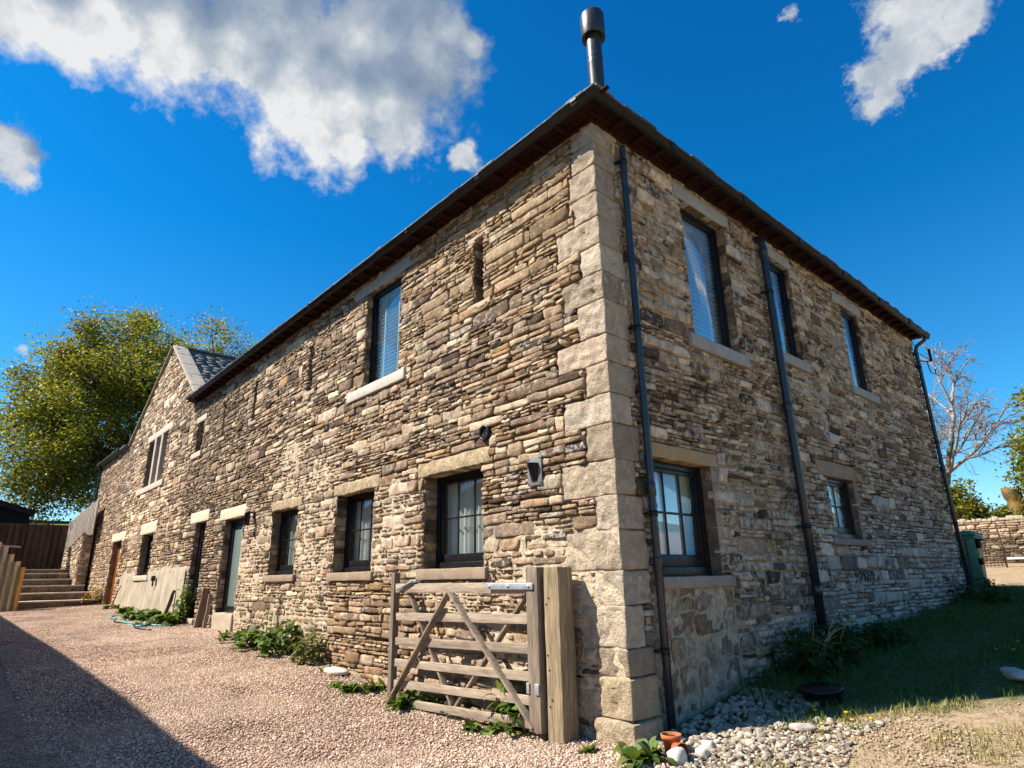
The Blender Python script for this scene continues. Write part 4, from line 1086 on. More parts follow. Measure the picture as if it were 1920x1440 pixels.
tag(m.build('dry_stems', BARK, None, loc=(.3, 3.1, .4)), 'pale dry dead stems sticking out of the nettles', 'stems')

def on_ground(rg, n, x0, x1, y0, y1):
    return rg.uniform(x0, x1, n), rg.uniform(y0, y1, n)
def grass(name, x, y, h, w, cols, seed, label):
    rg = np.random.default_rng(seed); n = len(x); z = gz(x, y) + .0
    a = rg.uniform(0, 2 * np.pi, n); ln = rg.uniform(.1, .9, n)
    t = np.array([0, .5, 1.0]); hh = h * rg.uniform(.45, 1.25, n)
    dx, dy = np.cos(a), np.sin(a); sx, sy = -dy, dx
    V = []
    for k, tt in enumerate(t):
        cx = x + dx * ln * hh * tt ** 2; cy = y + dy * ln * hh * tt ** 2; cz = z + hh * tt * (1 - .35 * ln * tt)
        ww = w * (1 - tt) ** .7 * rg.uniform(.7, 1.3, n)
        if k < 2: V += [np.stack([cx - sx * ww, cy - sy * ww, cz], -1), np.stack([cx + sx * ww, cy + sy * ww, cz], -1)]
        else: V += [np.stack([cx, cy, cz], -1)]
    V = np.stack(V, 1).reshape(-1, 3); b = (np.arange(n) * 5)[:, None]
    C = np.repeat(cols, 5, 0)
    m = M().add(V, [b + np.array([[0, 1, 3, 2]]), b + np.array([[2, 3, 4]])], C)
    return tag(m.build(name, GRASS, None), label, 'grass', kind='stuff')
rg = np.random.default_rng(81)
def gcol(n, base, var=.5): return np.array(base)[None] * rg.uniform(1 - var, 1 + var, (n, 1)) * (1 + rg.uniform(-.15, .2, (n, 3)))
n = 52000
x, y = on_ground(rg, n, .05, 5.2, .9, 15.5); dens = n2(x, y, .9, 12) + .5 * n2(x, y, 3, 13)
k = (dens > -.6 + .4 * np.clip((x - 3.0) / 1.5, 0, 2) + 1.1 * np.clip((1.25 * x + .1 - y) / .5, 0, 1) + .8 * np.clip((2.0 - y) / .8, 0, 1)) & (y > .9 + .5 * np.clip(.9 - x, -1, 1)); x, y = x[k], y[k]
grass('turf_grass', x, y, .075 + .05 * np.clip(n2(x, y, .7, 15), 0, 1) + .09 * np.clip(1 - x / .9, 0, 1), .0045, gcol(len(x), (.075, .135, .028)), 82, 'short green turf in the shade along the barn')
n = 15000
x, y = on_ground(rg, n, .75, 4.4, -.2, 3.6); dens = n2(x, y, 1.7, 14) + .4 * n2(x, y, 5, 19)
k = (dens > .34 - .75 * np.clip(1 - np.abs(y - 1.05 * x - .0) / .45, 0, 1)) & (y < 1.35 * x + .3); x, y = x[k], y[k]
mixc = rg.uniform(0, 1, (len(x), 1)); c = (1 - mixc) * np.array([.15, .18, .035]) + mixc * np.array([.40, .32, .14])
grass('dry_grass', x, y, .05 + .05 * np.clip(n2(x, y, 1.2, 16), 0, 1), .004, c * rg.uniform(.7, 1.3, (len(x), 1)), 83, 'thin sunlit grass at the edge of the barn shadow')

# pebbles and rubble
def ico():
    p = (1 + 5 ** .5) / 2
    V = np.array([(-1, p, 0), (1, p, 0), (-1, -p, 0), (1, -p, 0), (0, -1, p), (0, 1, p), (0, -1, -p), (0, 1, -p), (p, 0, -1), (p, 0, 1), (-p, 0, -1), (-p, 0, 1)]) / math.sqrt(1 + p * p)
    F = np.array([(0, 11, 5), (0, 5, 1), (0, 1, 7), (0, 7, 10), (0, 10, 11), (1, 5, 9), (5, 11, 4), (11, 10, 2), (10, 7, 6), (7, 1, 8), (3, 9, 4), (3, 4, 2), (3, 2, 6), (3, 6, 8), (3, 8, 9), (4, 9, 5), (2, 4, 11), (6, 2, 10), (8, 6, 7), (9, 8, 1)])
    return V, F
def subdiv(V, F):
    V = list(map(tuple, V)); cache = {}; out = []
    def mid(a, b):
        k = (min(a, b), max(a, b))
        if k not in cache:
            p = (np.array(V[a]) + np.array(V[b])) / 2; V.append(tuple(p / np.linalg.norm(p))); cache[k] = len(V) - 1
        return cache[k]
    for a, b, c in F:
        ab, bc, ca = mid(a, b), mid(b, c), mid(c, a); out += [(a, ab, ca), (b, bc, ab), (c, ca, bc), (ab, bc, ca)]
    return np.array(V), np.array(out)
ICO = ico(); ICO2 = subdiv(*ICO)
OCT = (np.array([(1, 0, 0), (-1, 0, 0), (0, 1, 0), (0, -1, 0), (0, 0, 1), (0, 0, -1)], float), np.array([(0, 2, 4), (2, 1, 4), (1, 3, 4), (3, 0, 4), (2, 0, 5), (1, 2, 5), (3, 1, 5), (0, 3, 5)]))
def scatter(m, rg, x, y, size, cols, shape, flat=(.45, .8), dz=.2, jag=.22, zoff=0):
    V0, F0 = shape; n = len(x); nv = len(V0)
    V = V0[None] * (1 + rg.uniform(-jag, jag, (n, nv, 1)))
    s = np.stack([rg.uniform(.75, 1.3, n), rg.uniform(.6, 1.0, n), rg.uniform(*flat, n)], -1) * np.asarray(size)[:, None]
    V = V * s[:, None]
    a, b = rg.uniform(0, 2 * np.pi, n), rg.normal(0, .3, n)
    ca, sa, cb, sb = np.cos(a)[:, None], np.sin(a)[:, None], np.cos(b)[:, None], np.sin(b)[:, None]
    X, Y, Z = V[..., 0], V[..., 1], V[..., 2]
    X, Z = X * cb - Z * sb, X * sb + Z * cb
    X, Y = X * ca - Y * sa, X * sa + Y * ca
    V = np.stack([X + x[:, None], Y + y[:, None], Z + (gz(x, y) + s[:, 2] * dz + zoff)[:, None]], -1).reshape(-1, 3)
    m.add(V, (F0[None] + (np.arange(n) * nv)[:, None, None]).reshape(-1, F0.shape[1]), np.repeat(cols, nv, 0))
GP = .98 * np.array([(.66, .46, .34), (.72, .55, .43), (.54, .36, .26), (.40, .25, .18), (.78, .62, .49), (.58, .34, .23), (.30, .20, .15), (.62, .47, .37)])
rg = np.random.default_rng(91); m = M()
def gravel_pts(n, x0, x1, y0, y1):
    x, y = on_ground(rg, n, x0, x1, y0, y1); k = x < .35 - .5 * y * (y < 0) + .25 * n2(x, y, 1.5, 9); return x[k], y[k]
x, y = gravel_pts(26000, -4.2, 1.9, -3.7, -.02); scatter(m, rg, x, y, rg.uniform(.007, .0165, len(x)), GP[rg.choice(8, len(x))] * rg.uniform(.68, 1.2, (len(x), 1)) * (1 + .16 * n2(x, y, .9, 71) + .10 * n2(x, y, 3, 72))[:, None], ICO, zoff=.014)
x, y = gravel_pts(34000, -12, -4.2, -3.9, -.02); scatter(m, rg, x, y, rg.uniform(.009, .018, len(x)), GP[rg.choice(8, len(x))] * rg.uniform(.68, 1.2, (len(x), 1)) * (1 + .16 * n2(x, y, .9, 71) + .10 * n2(x, y, 3, 72))[:, None], OCT, zoff=.014)
x, y = gravel_pts(26000, -28, -12, -4.2, -.05); scatter(m, rg, x, y, rg.uniform(.010, .020, len(x)), GP[rg.choice(8, len(x))] * rg.uniform(.68, 1.2, (len(x), 1)) * (1 + .16 * n2(x, y, .9, 71) + .10 * n2(x, y, 3, 72))[:, None], OCT, zoff=.014)
tag(m.build('gravel', PEB, None), 'loose pinkish gravel stones on the drive', 'gravel', kind='stuff')
# limestone rubble right of the corner
m = M(); LP = np.array([(.46, .40, .315), (.54, .475, .385), (.38, .31, .24), (.32, .255, .20), (.50, .41, .305), (.24, .195, .16)])
n = 9000; x, y = on_ground(rg, n, .12, 3.2, -.9, 2.0)
k = (y < .25 + .95 * x + .35 * n2(x, y, 1.4, 33)) & (y > -.5 * x - .2) & (x + .6 * n2(x, y, 2, 34) < 1.55 - .1 * y) & (y < 1.55)
x, y = x[k], y[k]; sz = rg.uniform(.008, .022, len(x)) * np.where(rg.uniform(size=len(x)) < .16, 1.9, 1)
bg_ = sz > .02
for mask, shp, jg in ((bg_, ICO2, .2), (~bg_, ICO, .32)):
    scatter(m, rg, x[mask], y[mask], sz[mask], LP[rg.choice(6, mask.sum())] * rg.uniform(.6, 1.15, (mask.sum(), 1)), shp, jag=jg, flat=(.35, .75))
n = 9000; x, y = on_ground(rg, n, .9, 4.2, -1.2, 2.6); k = (n2(x, y, 1.5, 35) + .5 * n2(x, y, 4, 36) > -.1 + .3 * np.clip(x - 1.4, 0, 1)) & (y < x * 1.0 + .1); x, y = x[k], y[k]
c = np.array([(.46, .35, .23), (.40, .29, .185), (.52, .42, .30), (.32, .23, .15)])[rg.choice(4, len(x))] * rg.uniform(.7, 1.2, (len(x), 1))
scatter(m, rg, x, y, rg.uniform(.006, .018, len(x)), c, ICO, jag=.25, dz=-.1)
n = 700; x, y = on_ground(rg, n, .1, .9, .15, 1.9); k = y < 1.9; scatter(m, rg, x[k], y[k], rg.uniform(.015, .04, k.sum()), LP[rg.choice(6, k.sum())] * .9, ICO2, jag=.1, flat=(.5, .85))
n = 16000; x, y = on_ground(rg, n, 1.0, 4.6, -.6, 3.6); k = (n2(x, y, 1.1, 38) + .6 * n2(x, y, 4.5, 39) > -.25) & (y < 1.08 * x + .15); x, y = x[k], y[k]
c = np.array([(.46, .34, .22), (.38, .27, .17), (.52, .41, .28), (.30, .215, .14)])[rg.choice(4, len(x))] * rg.uniform(.7, 1.2, (len(x), 1))
scatter(m, rg, x, y, rg.uniform(.003, .011, len(x)), c, OCT, jag=.25, dz=0)
tag(m.build('limestone_rubble', ROCK, None), 'loose pale limestone rubble right of the barn corner', 'rubble', kind='stuff')
def rock(x, y, sx, sy, sz, label, col=(.6, .54, .45), seed=0, name='limestone_block', rz=0, group=None):
    V, F = subdiv(*ICO2); V = V * (1 + .22 * vnoise(V + seed, 1.4, seed)[:, None] + .07 * vnoise(V, 4, seed)[:, None])
    V = np.sign(V) * np.abs(V) ** .8 * np.array([sx, sy, sz])
    o = M().add(V, F, (*col, .3)).build(name, ROCK, None); o.location = (x, y, float(gz(x, y)) + sz * .45); o.rotation_euler.z = rz
    tag(o, label, 'stone', group)
rock(2.16, 3.5, .10, .26, .05, 'long flat white stone on the shaded grass at the right', seed=3, rz=.4)
rock(.53, -.12, .075, .07, .07, 'rounded white stone in front of the tipped flowerpot', seed=4, col=(.68, .62, .53))
rock(.62, .10, .05, .045, .045, 'white cobble just right of the tipped flowerpot', seed=5, col=(.66, .6, .52))
rock(.60, .24, .055, .05, .05, 'white cobble behind the tipped flowerpot', seed=8, col=(.63, .58, .5))
rock(-5.5, -.16, .3, .13, .05, 'flat pale slab at the wall foot between the weeds', seed=6)
rock(1.05, 1.05, .11, .07, .03, 'flat grey stone at the edge of the barn shadow', seed=7, col=(.42, .37, .32), rz=.6)
# dandelions
for i, (x, y) in enumerate([(.99, 1.44), (1.03, 1.36), (1.4, 1.25), (1.29, 1.41), (1.22, 1.05), (1.87, 5.4), (1.79, 4.64), (1.95, 4.7), (1.52, 1.35), (.92, 1.5)]):
    m = M(); h = .07; V, F = lathe([(.001, h), (.014, h + .004), (.021, h + .001), (.016, h - .008), (.002, h - .012)], 10); m.add(V, F, (.75, .55, .02)); m.tube([(0, 0, 0), (.004, 0, h - .01)], .002, 4, (.15, .2, .06))
    for a in range(6): leaf_strip(m, (0, 0, .005), (math.cos(a), math.sin(a), .35), .07, .011, .4, (.1, .16, .03), rg)
    o = m.build('dandelion', LEAF, None); o.location = (x, y, float(gz(x, y))); tag(o, 'small yellow dandelion in the grass by the barn', 'flower', 'dandelions in the grass')

# flowerpots, drain cover
def pot(r, h, loc, label, tilt=None, soil=True):
    prof = [(.001, 0), (r * .68, 0), (r * .9, h * .74), (r * 1.02, h * .74), (r * 1.04, h), (r * .93, h), (r * .9, h * .76), (r * .6, .02)]
    V, F = lathe(prof, 28); o = M().add(V, F).build('flowerpot', TERRA, None, smooth=False); o.location = loc
    if tilt: o.rotation_euler = tilt
    tag(o, label, 'flowerpot', 'terracotta flowerpots')
    if soil:
        V, F = lathe([(.001, h * .84), (r * .5, h * .86), (r * .9, h * .82)], 20); V[:, 2] += vnoise(V, 40, 3) * .01; M().add(V, F).build('soil', SOIL, o)
    return o
pot(.085, .15, (.37, .04, .0), 'upright terracotta flowerpot with soil at the foot of the downpipe')
pot(.06, .12, (.44, -.01, .065), 'small terracotta flowerpot lying on its side by the rubble', (R(90), R(8), R(62)), False)
V, F = lathe([(.001, .09), (.20, .09), (.215, .08), (.215, .055), (.185, .05), (.18, -.05)], 30)
o = M().add(V, F).build('drain_cover', BLACK, None, smooth=False); o.location = (.88, 1.9, float(gz(.88, 1.9)) + .02); o.rotation_euler = (R(5), R(-3), 0); tag(o, 'round black lid standing in the shaded grass', 'drain cover')
# boards and hose by the doors
def plank(p, q, w, d, col, label, seed, name='leaning_plank', cat='plank'):
    p = np.array(p, float); m = M().beam((0, 0, 0), np.array(q) - p, w, d, up=(0, 1, 0), r=.006, col=col, amp=.012, res=.12, seed=seed); o = m.build(name, WOODZ, None); o.location = p; tag(o, label, cat); return o
plank((-12.62, -.15, .42), (-12.60, -.05, 1.34), .2, .05, (.25, .175, .13), 'broad brown board leaning between the two dark doors', 1)
plank((-12.26, -.13, .42), (-12.30, -.05, 1.22), .07, .05, (.3, .22, .16), 'thin grey batten leaning beside the broad board', 2)
plank((-15.5, -.24, .50), (-15.32, -.10, 1.3), .08, .05, (.10, .075, .06), 'short dark timber leaning on the rendered patch', 4)
pts = []
rg = np.random.default_rng(5)
for k in range(260):
    t = k / 260; x = -14.2 - 4.6 * (.5 + .5 * math.sin(t * 19 + .4)) + .3 * math.sin(t * 51); y = -.62 - .36 * math.cos(t * 23) - .12 * math.sin(t * 47)
    pts.append((x, y, float(gz(x, y)) + .035 + .02 * math.sin(t * 61)))
o = M().tube(pts, .024, 6).build('garden_hose', HOSE, None, smooth=True, loc=(-16.5, -.6, .5)); tag(o, 'tangled blue green hose lying on the gravel by the rendered patch', 'hose')
pts = [(-13.0 - 4 * t, -1.05 - .1 * math.sin(t * 9) - .3 * t * (1 - t), float(gz(-13 - 4 * t, -1)) + .03) for t in np.linspace(0, 1, 20)]
o = M().tube(pts, .018, 6).build('cable', BLACK, None, loc=(-15, -1, .5)); tag(o, 'thin dark cable lying on the gravel in front of the hose', 'cable')
o = M().tube([(-22.0, -.16, 1.45), (-22.3, -.2, 1.1), (-22.5, -.22, .85), (-22.8, -.35, .66)], .014, 5).build('supply_pipe', BLACK, cottage); o.location = OFF

# ------------------------------------------------------------------ trees
def leaves(m, rg, centers, per, spread, size, colf, flat=.75):
    n = len(centers) * per
    c = np.repeat(centers, per, 0) + rg.normal(0, 1, (n, 3)) * np.array([1, 1, flat]) * np.repeat(spread, per)[:, None]
    nr = rg.normal(0, 1, (n, 3)); nr[:, 2] = np.abs(nr[:, 2]) + .5; nr /= np.linalg.norm(nr, axis=1, keepdims=True)
    a = np.cross(nr, rg.normal(0, 1, (n, 3))); a /= np.linalg.norm(a, axis=1, keepdims=True); b = np.cross(nr, a)
    s = size * rg.uniform(.6, 1.3, (n, 1))
    V = np.stack([c - a * s, c + b * s * .55 - nr * s * .15, c + a * s, c - b * s * .55 - nr * s * .15], 1).reshape(-1, 3)
    F = np.arange(n * 4).reshape(n, 4)
    m.add(V, F, np.repeat(colf(c, n), 4, 0))

def tree(name, base, cc, cr, label, seed, nclump=130, per=420, spread=(.7, 1.3), size=.22, green=(.10, .13, .022), trunk_r=.5, limbs=11, fork=.35, low=-.75, hollow=.35, group=None, bark=(.10, .08, .06), cat='tree', lump=.17):
    rg = np.random.default_rng(seed); base = np.array(base, float); cc = np.array(cc, float) - base; cr = np.array(cr, float)
    root = empty(name, tuple(base), label, cat, group)
    D = rg.normal(0, 1, (nclump * 4, 3)); D /= np.linalg.norm(D, axis=1, keepdims=True); D = D[D[:, 2] > low][:nclump]
    rad = rg.uniform(hollow ** 2, 1, len(D)) ** .5 * (1 + lump * vnoise(D, 2.2, seed))
    K = cc + D * rad[:, None] * cr
    top = np.array([cc[0] * .25, cc[1] * .25, cc[2] - cr[2] * fork])
    m = M(); m.tube([(0, 0, -.4), tuple(top * .35 + np.array([.1, 0, 0])), tuple(top)], [trunk_r * 1.25, trunk_r, trunk_r * .8], 10, bark)
    ends = K[rg.choice(len(K), limbs, False)]; paths = []
    for e_ in ends:
        mid = top + (e_ - top) * .5 + np.array([0, 0, .18 * np.linalg.norm(e_ - top)]) * rg.uniform(.2, 1) + rg.normal(0, .05, 3) * cr
        p = bez(top * rg.uniform(.75, 1.0), mid, e_, 9); p[1:-1] += rg.normal(0, .02, (7, 3)) * cr; paths.append(p); m.tube(p, np.linspace(trunk_r * .45, .05, 9), 6, bark)
    allp = np.concatenate(paths)
    for k_ in K:
        dd = np.linalg.norm(allp - k_, axis=1) + .15 * np.linalg.norm(allp - top, axis=1) * 0; i = np.argmin(dd); s_ = allp[max(0, i - 2) if i % 9 >= 2 else i]
        m.tube(bez(s_, (s_ + k_) / 2 + np.array([0, 0, .25]) + rg.normal(0, .2, 3), k_, 6), np.linspace(.085, .02, 6), 4, bark)
    m.build('trunk', BARK, root, smooth=True)
    m = M()
    def colf(c, n):
        t = rg.uniform(.5, 1.55, (n, 1)) * (1 + .35 * vnoise(c, .55, seed)[:, None])
        return np.array(green)[None] * t * np.stack([rg.uniform(.85, 1.35, n), np.ones(n), rg.uniform(.6, 1.2, n)], -1)
    leaves(m, rg, K, per, rg.uniform(*spread, len(K)), size, colf)
    m.build('crown', LEAF, root)
    return root
tree('sycamore_tree', (-42.8, 4.6, 2.2), (-42.5, 3.7, 11.2), (6.5, 8.7, 8.0), 'large spreading leafy tree behind the gable ended house', 101, nclump=270, per=560, size=.105, spread=(.45, .9), limbs=18, trunk_r=.55, green=(.20, .225, .036), hollow=.4, lump=.13)
def bare_tree(name, base, h, lean, label, seed):
    rg = np.random.default_rng(seed); root = empty(name, base, label, 'tree'); m = M(); tips = []
    def grow(p, d, L, r, lv):
        d = d / np.linalg.norm(d); P = [p]
        for k in range(3):
            d = d + rg.normal(0, .13, 3) + np.array([0, 0, .05 if lv < 4 else -.06]); d /= np.linalg.norm(d); P.append(P[-1] + d * L / 3)
        m.tube(P, np.linspace(r, r * .62, 4), 6 if lv < 2 else (4 if lv < 4 else 3), (.34, .28, .235) if lv > 1 else (.17, .14, .115), cap=False)
        if lv >= 7: tips.append(P[-1]); return
        nb = [4, 3, 3, 3, 3, 3, 3][lv]
        for k in range(nb):
            i = 3 if k == 0 else rg.integers(1, 4)
            ax = rg.normal(0, 1, 3); s = rg.uniform(.35, .95) if k else rg.uniform(.1, .4)
            grow(P[i], d + s * ax / np.linalg.norm(ax), L * rg.uniform(.62, .86), r * (.6 if k else .72), lv + 1)
    grow(np.zeros(3), np.array(lean, float), h, .25, 0)
    m.build('trunk', BARK, root)
    tips = np.array(tips); mm = M(); leaves(mm, rg, tips[rg.choice(len(tips), min(len(tips), 900), False)], 3, np.full(min(len(tips), 900), .08), .05, lambda c, n: np.array([.09, .075, .04])[None] * rg.uniform(.6, 1.4, (n, 1)))
    mm.build('buds', LEAF, root); return root
bare_tree('bare_tree', (-6.3, 33.6, 2.0), 3.6, (.16, .02, 1), 'leafless twiggy tree behind the far corner of the barn', 202)
tree('ivy_tree', (2.4, 27.8, 1.7), (2.0, 27.6, 5.9), (3.0, 2.4, 3.2), 'dense sunlit green tree at the right edge above the field wall', 303, nclump=90, per=420, size=.10, spread=(.25, .5), limbs=6, trunk_r=.3, green=(.16, .185, .025), low=-1, hollow=.6)
tree('garden_bush', (-3.6, 29.0, 1.8), (-3.75, 29.0, 3.7), (.75, .75, 1.25), 'rounded green bush behind the wall by the barn end', 304, nclump=36, per=240, size=.09, spread=(.18, .35), limbs=5, trunk_r=.08, green=(.17, .19, .03), low=-1, cat='bush')
tree('low_bush', (-1.9, 28.6, 1.8), (-2.0, 28.6, 3.3), (.55, .55, .5), 'small green bush below the broken trunk', 305, nclump=22, per=200, size=.08, spread=(.14, .28), limbs=4, trunk_r=.05, green=(.11, .13, .022), low=-1, cat='bush')
# broken mossy trunk
rg = np.random.default_rng(12)
st = empty('broken_trunk', (-1.55, 28.2, 1.8), 'snapped mossy tree trunk with pale torn wood above the wall', 'tree stump')
P = bez((0, 0, 0), (.05, 0, 1.4), (-.08, 0, 2.75), 26); V, F = tube(P, np.linspace(.40, .30, 26), 26); nz = vnoise(V, 3.5, 4)[:, None] + .6 * vnoise(V, 9, 5)[:, None]
V = V + (V - np.repeat(P, 26, 0)) * (.30 * nz); jag = rg.uniform(-.15, .22, 26); V[-26:, 2] += jag; V[-52:-26, 2] += jag * .4
mm_ = np.clip(vnoise(V, 2.6, 6)[:, None] * 1.6 + .45, 0, 1); M().add(V, F, (.20, .125, .03) * mm_ + np.array((.10, .075, .048)) * (1 - mm_)).build('trunk', BARK, st)
m = M()
for k in range(7):
    a_ = rg.uniform(0, 6.28); p = np.array([-.08 + .22 * math.cos(a_), .22 * math.sin(a_), 2.5]); m.tube([p, p + (rg.normal(0, .04), rg.normal(0, .04), rg.uniform(.25, .5))], [.07, .015], 5, np.array((.46, .36, .25)) * rg.uniform(.7, 1.1))
m.tube(bez((.1, -.1, 2.2), (.6, -.15, 2.6), (1.3, -.2, 2.7), 6), np.linspace(.10, .05, 6), 7, (.14, .11, .08))
m.build('torn_wood', BARK, st)
m = M(); leaves(m, rg, np.array([-.08, -.1, 1.0]) + rg.normal(0, 1, (14, 3)) * np.array([.35, .3, .55]), 90, np.full(14, .16), .07, lambda c, n: np.array((.12, .14, .022))[None] * rg.uniform(.6, 1.5, (n, 1))); m.build('ivy', LEAF, st)

# ------------------------------------------------------------------ yard at the right
dw_ = empty('field_wall', (2, 27, 1.6), 'dry stone wall across the sunlit yard behind the iron gate', 'wall')
m = M(); rng = np.random.default_rng(61)
dm_ = lambda u, v, d: np.stack([u - 2, 0 * u - d, v - 1.6], -1)
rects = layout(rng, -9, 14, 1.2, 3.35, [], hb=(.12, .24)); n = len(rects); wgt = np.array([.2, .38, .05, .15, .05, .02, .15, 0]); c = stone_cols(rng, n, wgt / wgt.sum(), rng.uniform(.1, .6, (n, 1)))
shadem = rects[:, 3] < 2.75; c[shadem, :3] *= .5; c[shadem, 3] = 0  # shade along the wall foot painted into the colour of the lower courses
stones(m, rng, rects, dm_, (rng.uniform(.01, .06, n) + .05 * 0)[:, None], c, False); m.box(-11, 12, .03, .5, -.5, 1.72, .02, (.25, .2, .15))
x = -11
while x < 12: w = rng.uniform(.15, .35); m.box(x, x + w, -.05, .5, 1.7, 1.78 + rng.uniform(0, .1), .03, (.5, .42, .32, .3), .015, .08, int(x * 7) % 50); x += w
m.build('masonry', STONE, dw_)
# iron hand gate
ig = empty('iron_gate', (-2.05, 24, float(gz(-2, 24))), 'rusty iron hand gate with arched brace and upright bars', 'gate')
zb = float(gz(-2, 24))
m = M(); m.tube([(.45, 0, -.05), (.44, 0, 1.0), (.40, 0, 1.62)], .03, 6); m.tube([(-.9, 0, -.05), (-.9, 0, 1.5)], .03, 6); m.build('stile', IRON, ig)
m = M(); m.tube([(-.9, 0, .62), (.45, 0, .62)], .018, 5); m.tube([(-.9, 0, .06), (.45, 0, .06)], .018, 5); m.build('rail', IRON, ig)
m = M()
for k in range(11): x = -.8 + k * .112; m.tube([(x, 0, .0), (x, 0, .62 + (.02 if k % 2 else 0))], .011, 5)
m.build('bars', IRON, ig, ); m = M(); m.tube([(-.9, 0, 1.17), (-.5, 0, 1.18), (-.1, 0, 1.08), (.2, 0, .9), (.44, 0, .62)], .02, 6); m.tube([(-.9, 0, .9), (-.4, 0, .88), (.2, 0, .64)], .012, 5); m.build('arched_brace', IRON, ig)
# green wheeled bin
bn = empty('wheeled_bin', (-.48, 13.9, float(gz(-.3, 13.9))), 'tall green wheeled bin standing past the far corner of the barn', 'bin')
m = M(); lo = [(-.36, -.34), (.36, -.34), (.36, .34), (-.36, .34)]; V = [(x * .82, y * .82, .08) for x, y in lo] + [(x, y, 1.24) for x, y in lo]
m.add(V, np.array([[0, 1, 5, 4], [1, 2, 6, 5], [2, 3, 7, 6], [3, 0, 4, 7], [3, 2, 1, 0]])); m.box(-.39, .39, -.37, .37, 1.2, 1.27, .02)
for k in (-.2, 0, .2): m.beam((k * .84, -.285, .1), (k, -.345, 1.2), .05, .02, up=(0, 1, 0), r=.006)
m.build('body', BIN, bn)
m = M().box(-.41, .41, -.4, .42, 1.27, 1.35, .035).box(-.34, .34, -.33, .3, 1.34, 1.4, .03); m.build('lid', BIN, bn)
m = M().tube([(.40, -.28, 1.16), (.47, -.28, 1.18), (.47, .28, 1.18), (.40, .28, 1.16)], .025, 8); m.box(.37, .46, -.3, -.1, .98, 1.2, .02); m.box(.33, .43, -.28, -.12, .6, .75, .02); m.build('handle', BLACK, bn)
for sx in (-.3, .3):
    V, F = lathe([(.02, -.03), (.1, -.03), (.1, .03), (.02, .03)], 16); M().add(np.stack([V[:, 2] + sx, V[:, 0] + .3, V[:, 1] + .1], -1), F).build('wheel', BLACK, bn)
# white plank on a red block
zz = float(gz(-.3, 21))
o = M().box(-.75, 1.2, -.12, .12, .40, .46, .008).build('white_plank', WHITEP, None); o.location = (-.2, 21, zz); tag(o, 'white plank lying across the red block by the yard wall', 'plank')
o = M().box(-.15, .75, -.2, .2, 0, .396, .02).build('red_block', REDP, None); o.location = (.05, 21, zz); tag(o, 'red painted block under the white plank in the yard', 'block')
# overhead wires on the left
o = M().tube(bez((-25.5, -12, 8.5), (-31, -4.2, 9.0), (-46, 6, 13), 14), .014, 5).build('overhead_wire', BLACK, None, loc=(-31, -4.2, 9.2)); tag(o, 'upper of the two wires crossing the sky left of the tree', 'wire', 'overhead wires')
o = M().tube(bez((-25.5, -12, 7.9), (-31, -4.2, 8.3), (-46, 6, 12.2), 14), .010, 5).build('overhead_wire', BLACK, None, loc=(-31, -4.2, 8.5)); tag(o, 'lower of the two wires crossing the sky left of the tree', 'wire', 'overhead wires')

# neighbouring barn across the drive (out of frame; it casts the shadow on the gravel and shows in the panes)
nb = empty('neighbour_barn', (-20, -10, .3), 'long stone barn across the drive whose shadow crosses the gravel', 'barn')
NE = 5.86
m = M().box(-25, 18, 0 - 4.5, 2.5, -1, NE - .25, .02, (.33, .25, .17)); m.build('wall', STONE, nb)
m = M(); V = np.array([(-25.3, 2.8, NE - .3), (18.2, 2.8, NE - .3), (18.2, -1, NE + 1.95), (-25.3, -1, NE + 1.95), (-25.3, -4.8, NE - .3), (18.2, -4.8, NE - .3)])
V2 = V + np.array([0, 0, -.12]); m.add(np.concatenate([V, V2]), np.array([[0, 1, 2, 3], [3, 2, 5, 4], [6, 9, 8, 7], [9, 10, 11, 8], [0, 6, 7, 1], [4, 5, 11, 10]]), (.13, .13, .135)); m.add(V[[1, 5, 2]], np.array([[0, 1, 2]]), (.3, .22, .15)); m.build('roof', SLATE, nb)

# ------------------------------------------------------------------ sky, sun, camera
SUNH = np.array([-.625, -.78]); SUNH = SUNH / np.linalg.norm(SUNH); EL = R(46)
sun_dir = Vector((SUNH[0] * math.cos(EL), SUNH[1] * math.cos(EL), math.sin(EL)))
sl = bpy.data.lights.new('sun', 'SUN'); sl.energy = 5.0; sl.angle = R(.53); sl.color = (1, .93, .81)
so = bpy.data.objects.new('sun', sl); COL.objects.link(so); so.rotation_euler = (-sun_dir).to_track_quat('-Z', 'Y').to_euler(); so.location = (-20, -25, 30)

w = bpy.data.worlds.new('World'); scene.world = w; w.use_nodes = True; nt = w.node_tree
bg = nt.nodes['Background']
sky = nt.nodes.new('ShaderNodeTexSky'); sky.sky_type = 'NISHITA'; sky.sun_disc = False; sky.sun_elevation = EL
sky.sun_rotation = math.atan2(SUNH[0], SUNH[1]); sky.altitude = 200; sky.air_density = 1.0; sky.dust_density = .3; sky.ozone_density = 3.0
tc = nt.nodes.new('ShaderNodeTexCoord'); D = tc.outputs['Generated']
hs = nt.nodes.new('ShaderNodeHueSaturation'); hs.inputs['Saturation'].default_value = 1.12; hs.inputs['Value'].default_value = 1.0; nt.links.new(sky.outputs[0], hs.inputs['Color'])
sepd = N(nt, 'ShaderNodeSeparateXYZ'); nt.links.new(D, sepd.inputs[0])
tint = ramp(nt, sepd.outputs['Z'], [(.02, (.80, .92, .98)), (.2, (.26, .80, .98)), (.5, (.03, .70, 1.0)), (.85, (.02, .60, .95))])
skyc = mix(nt, hs.outputs[0], tint, 1.0, 'MULTIPLY')

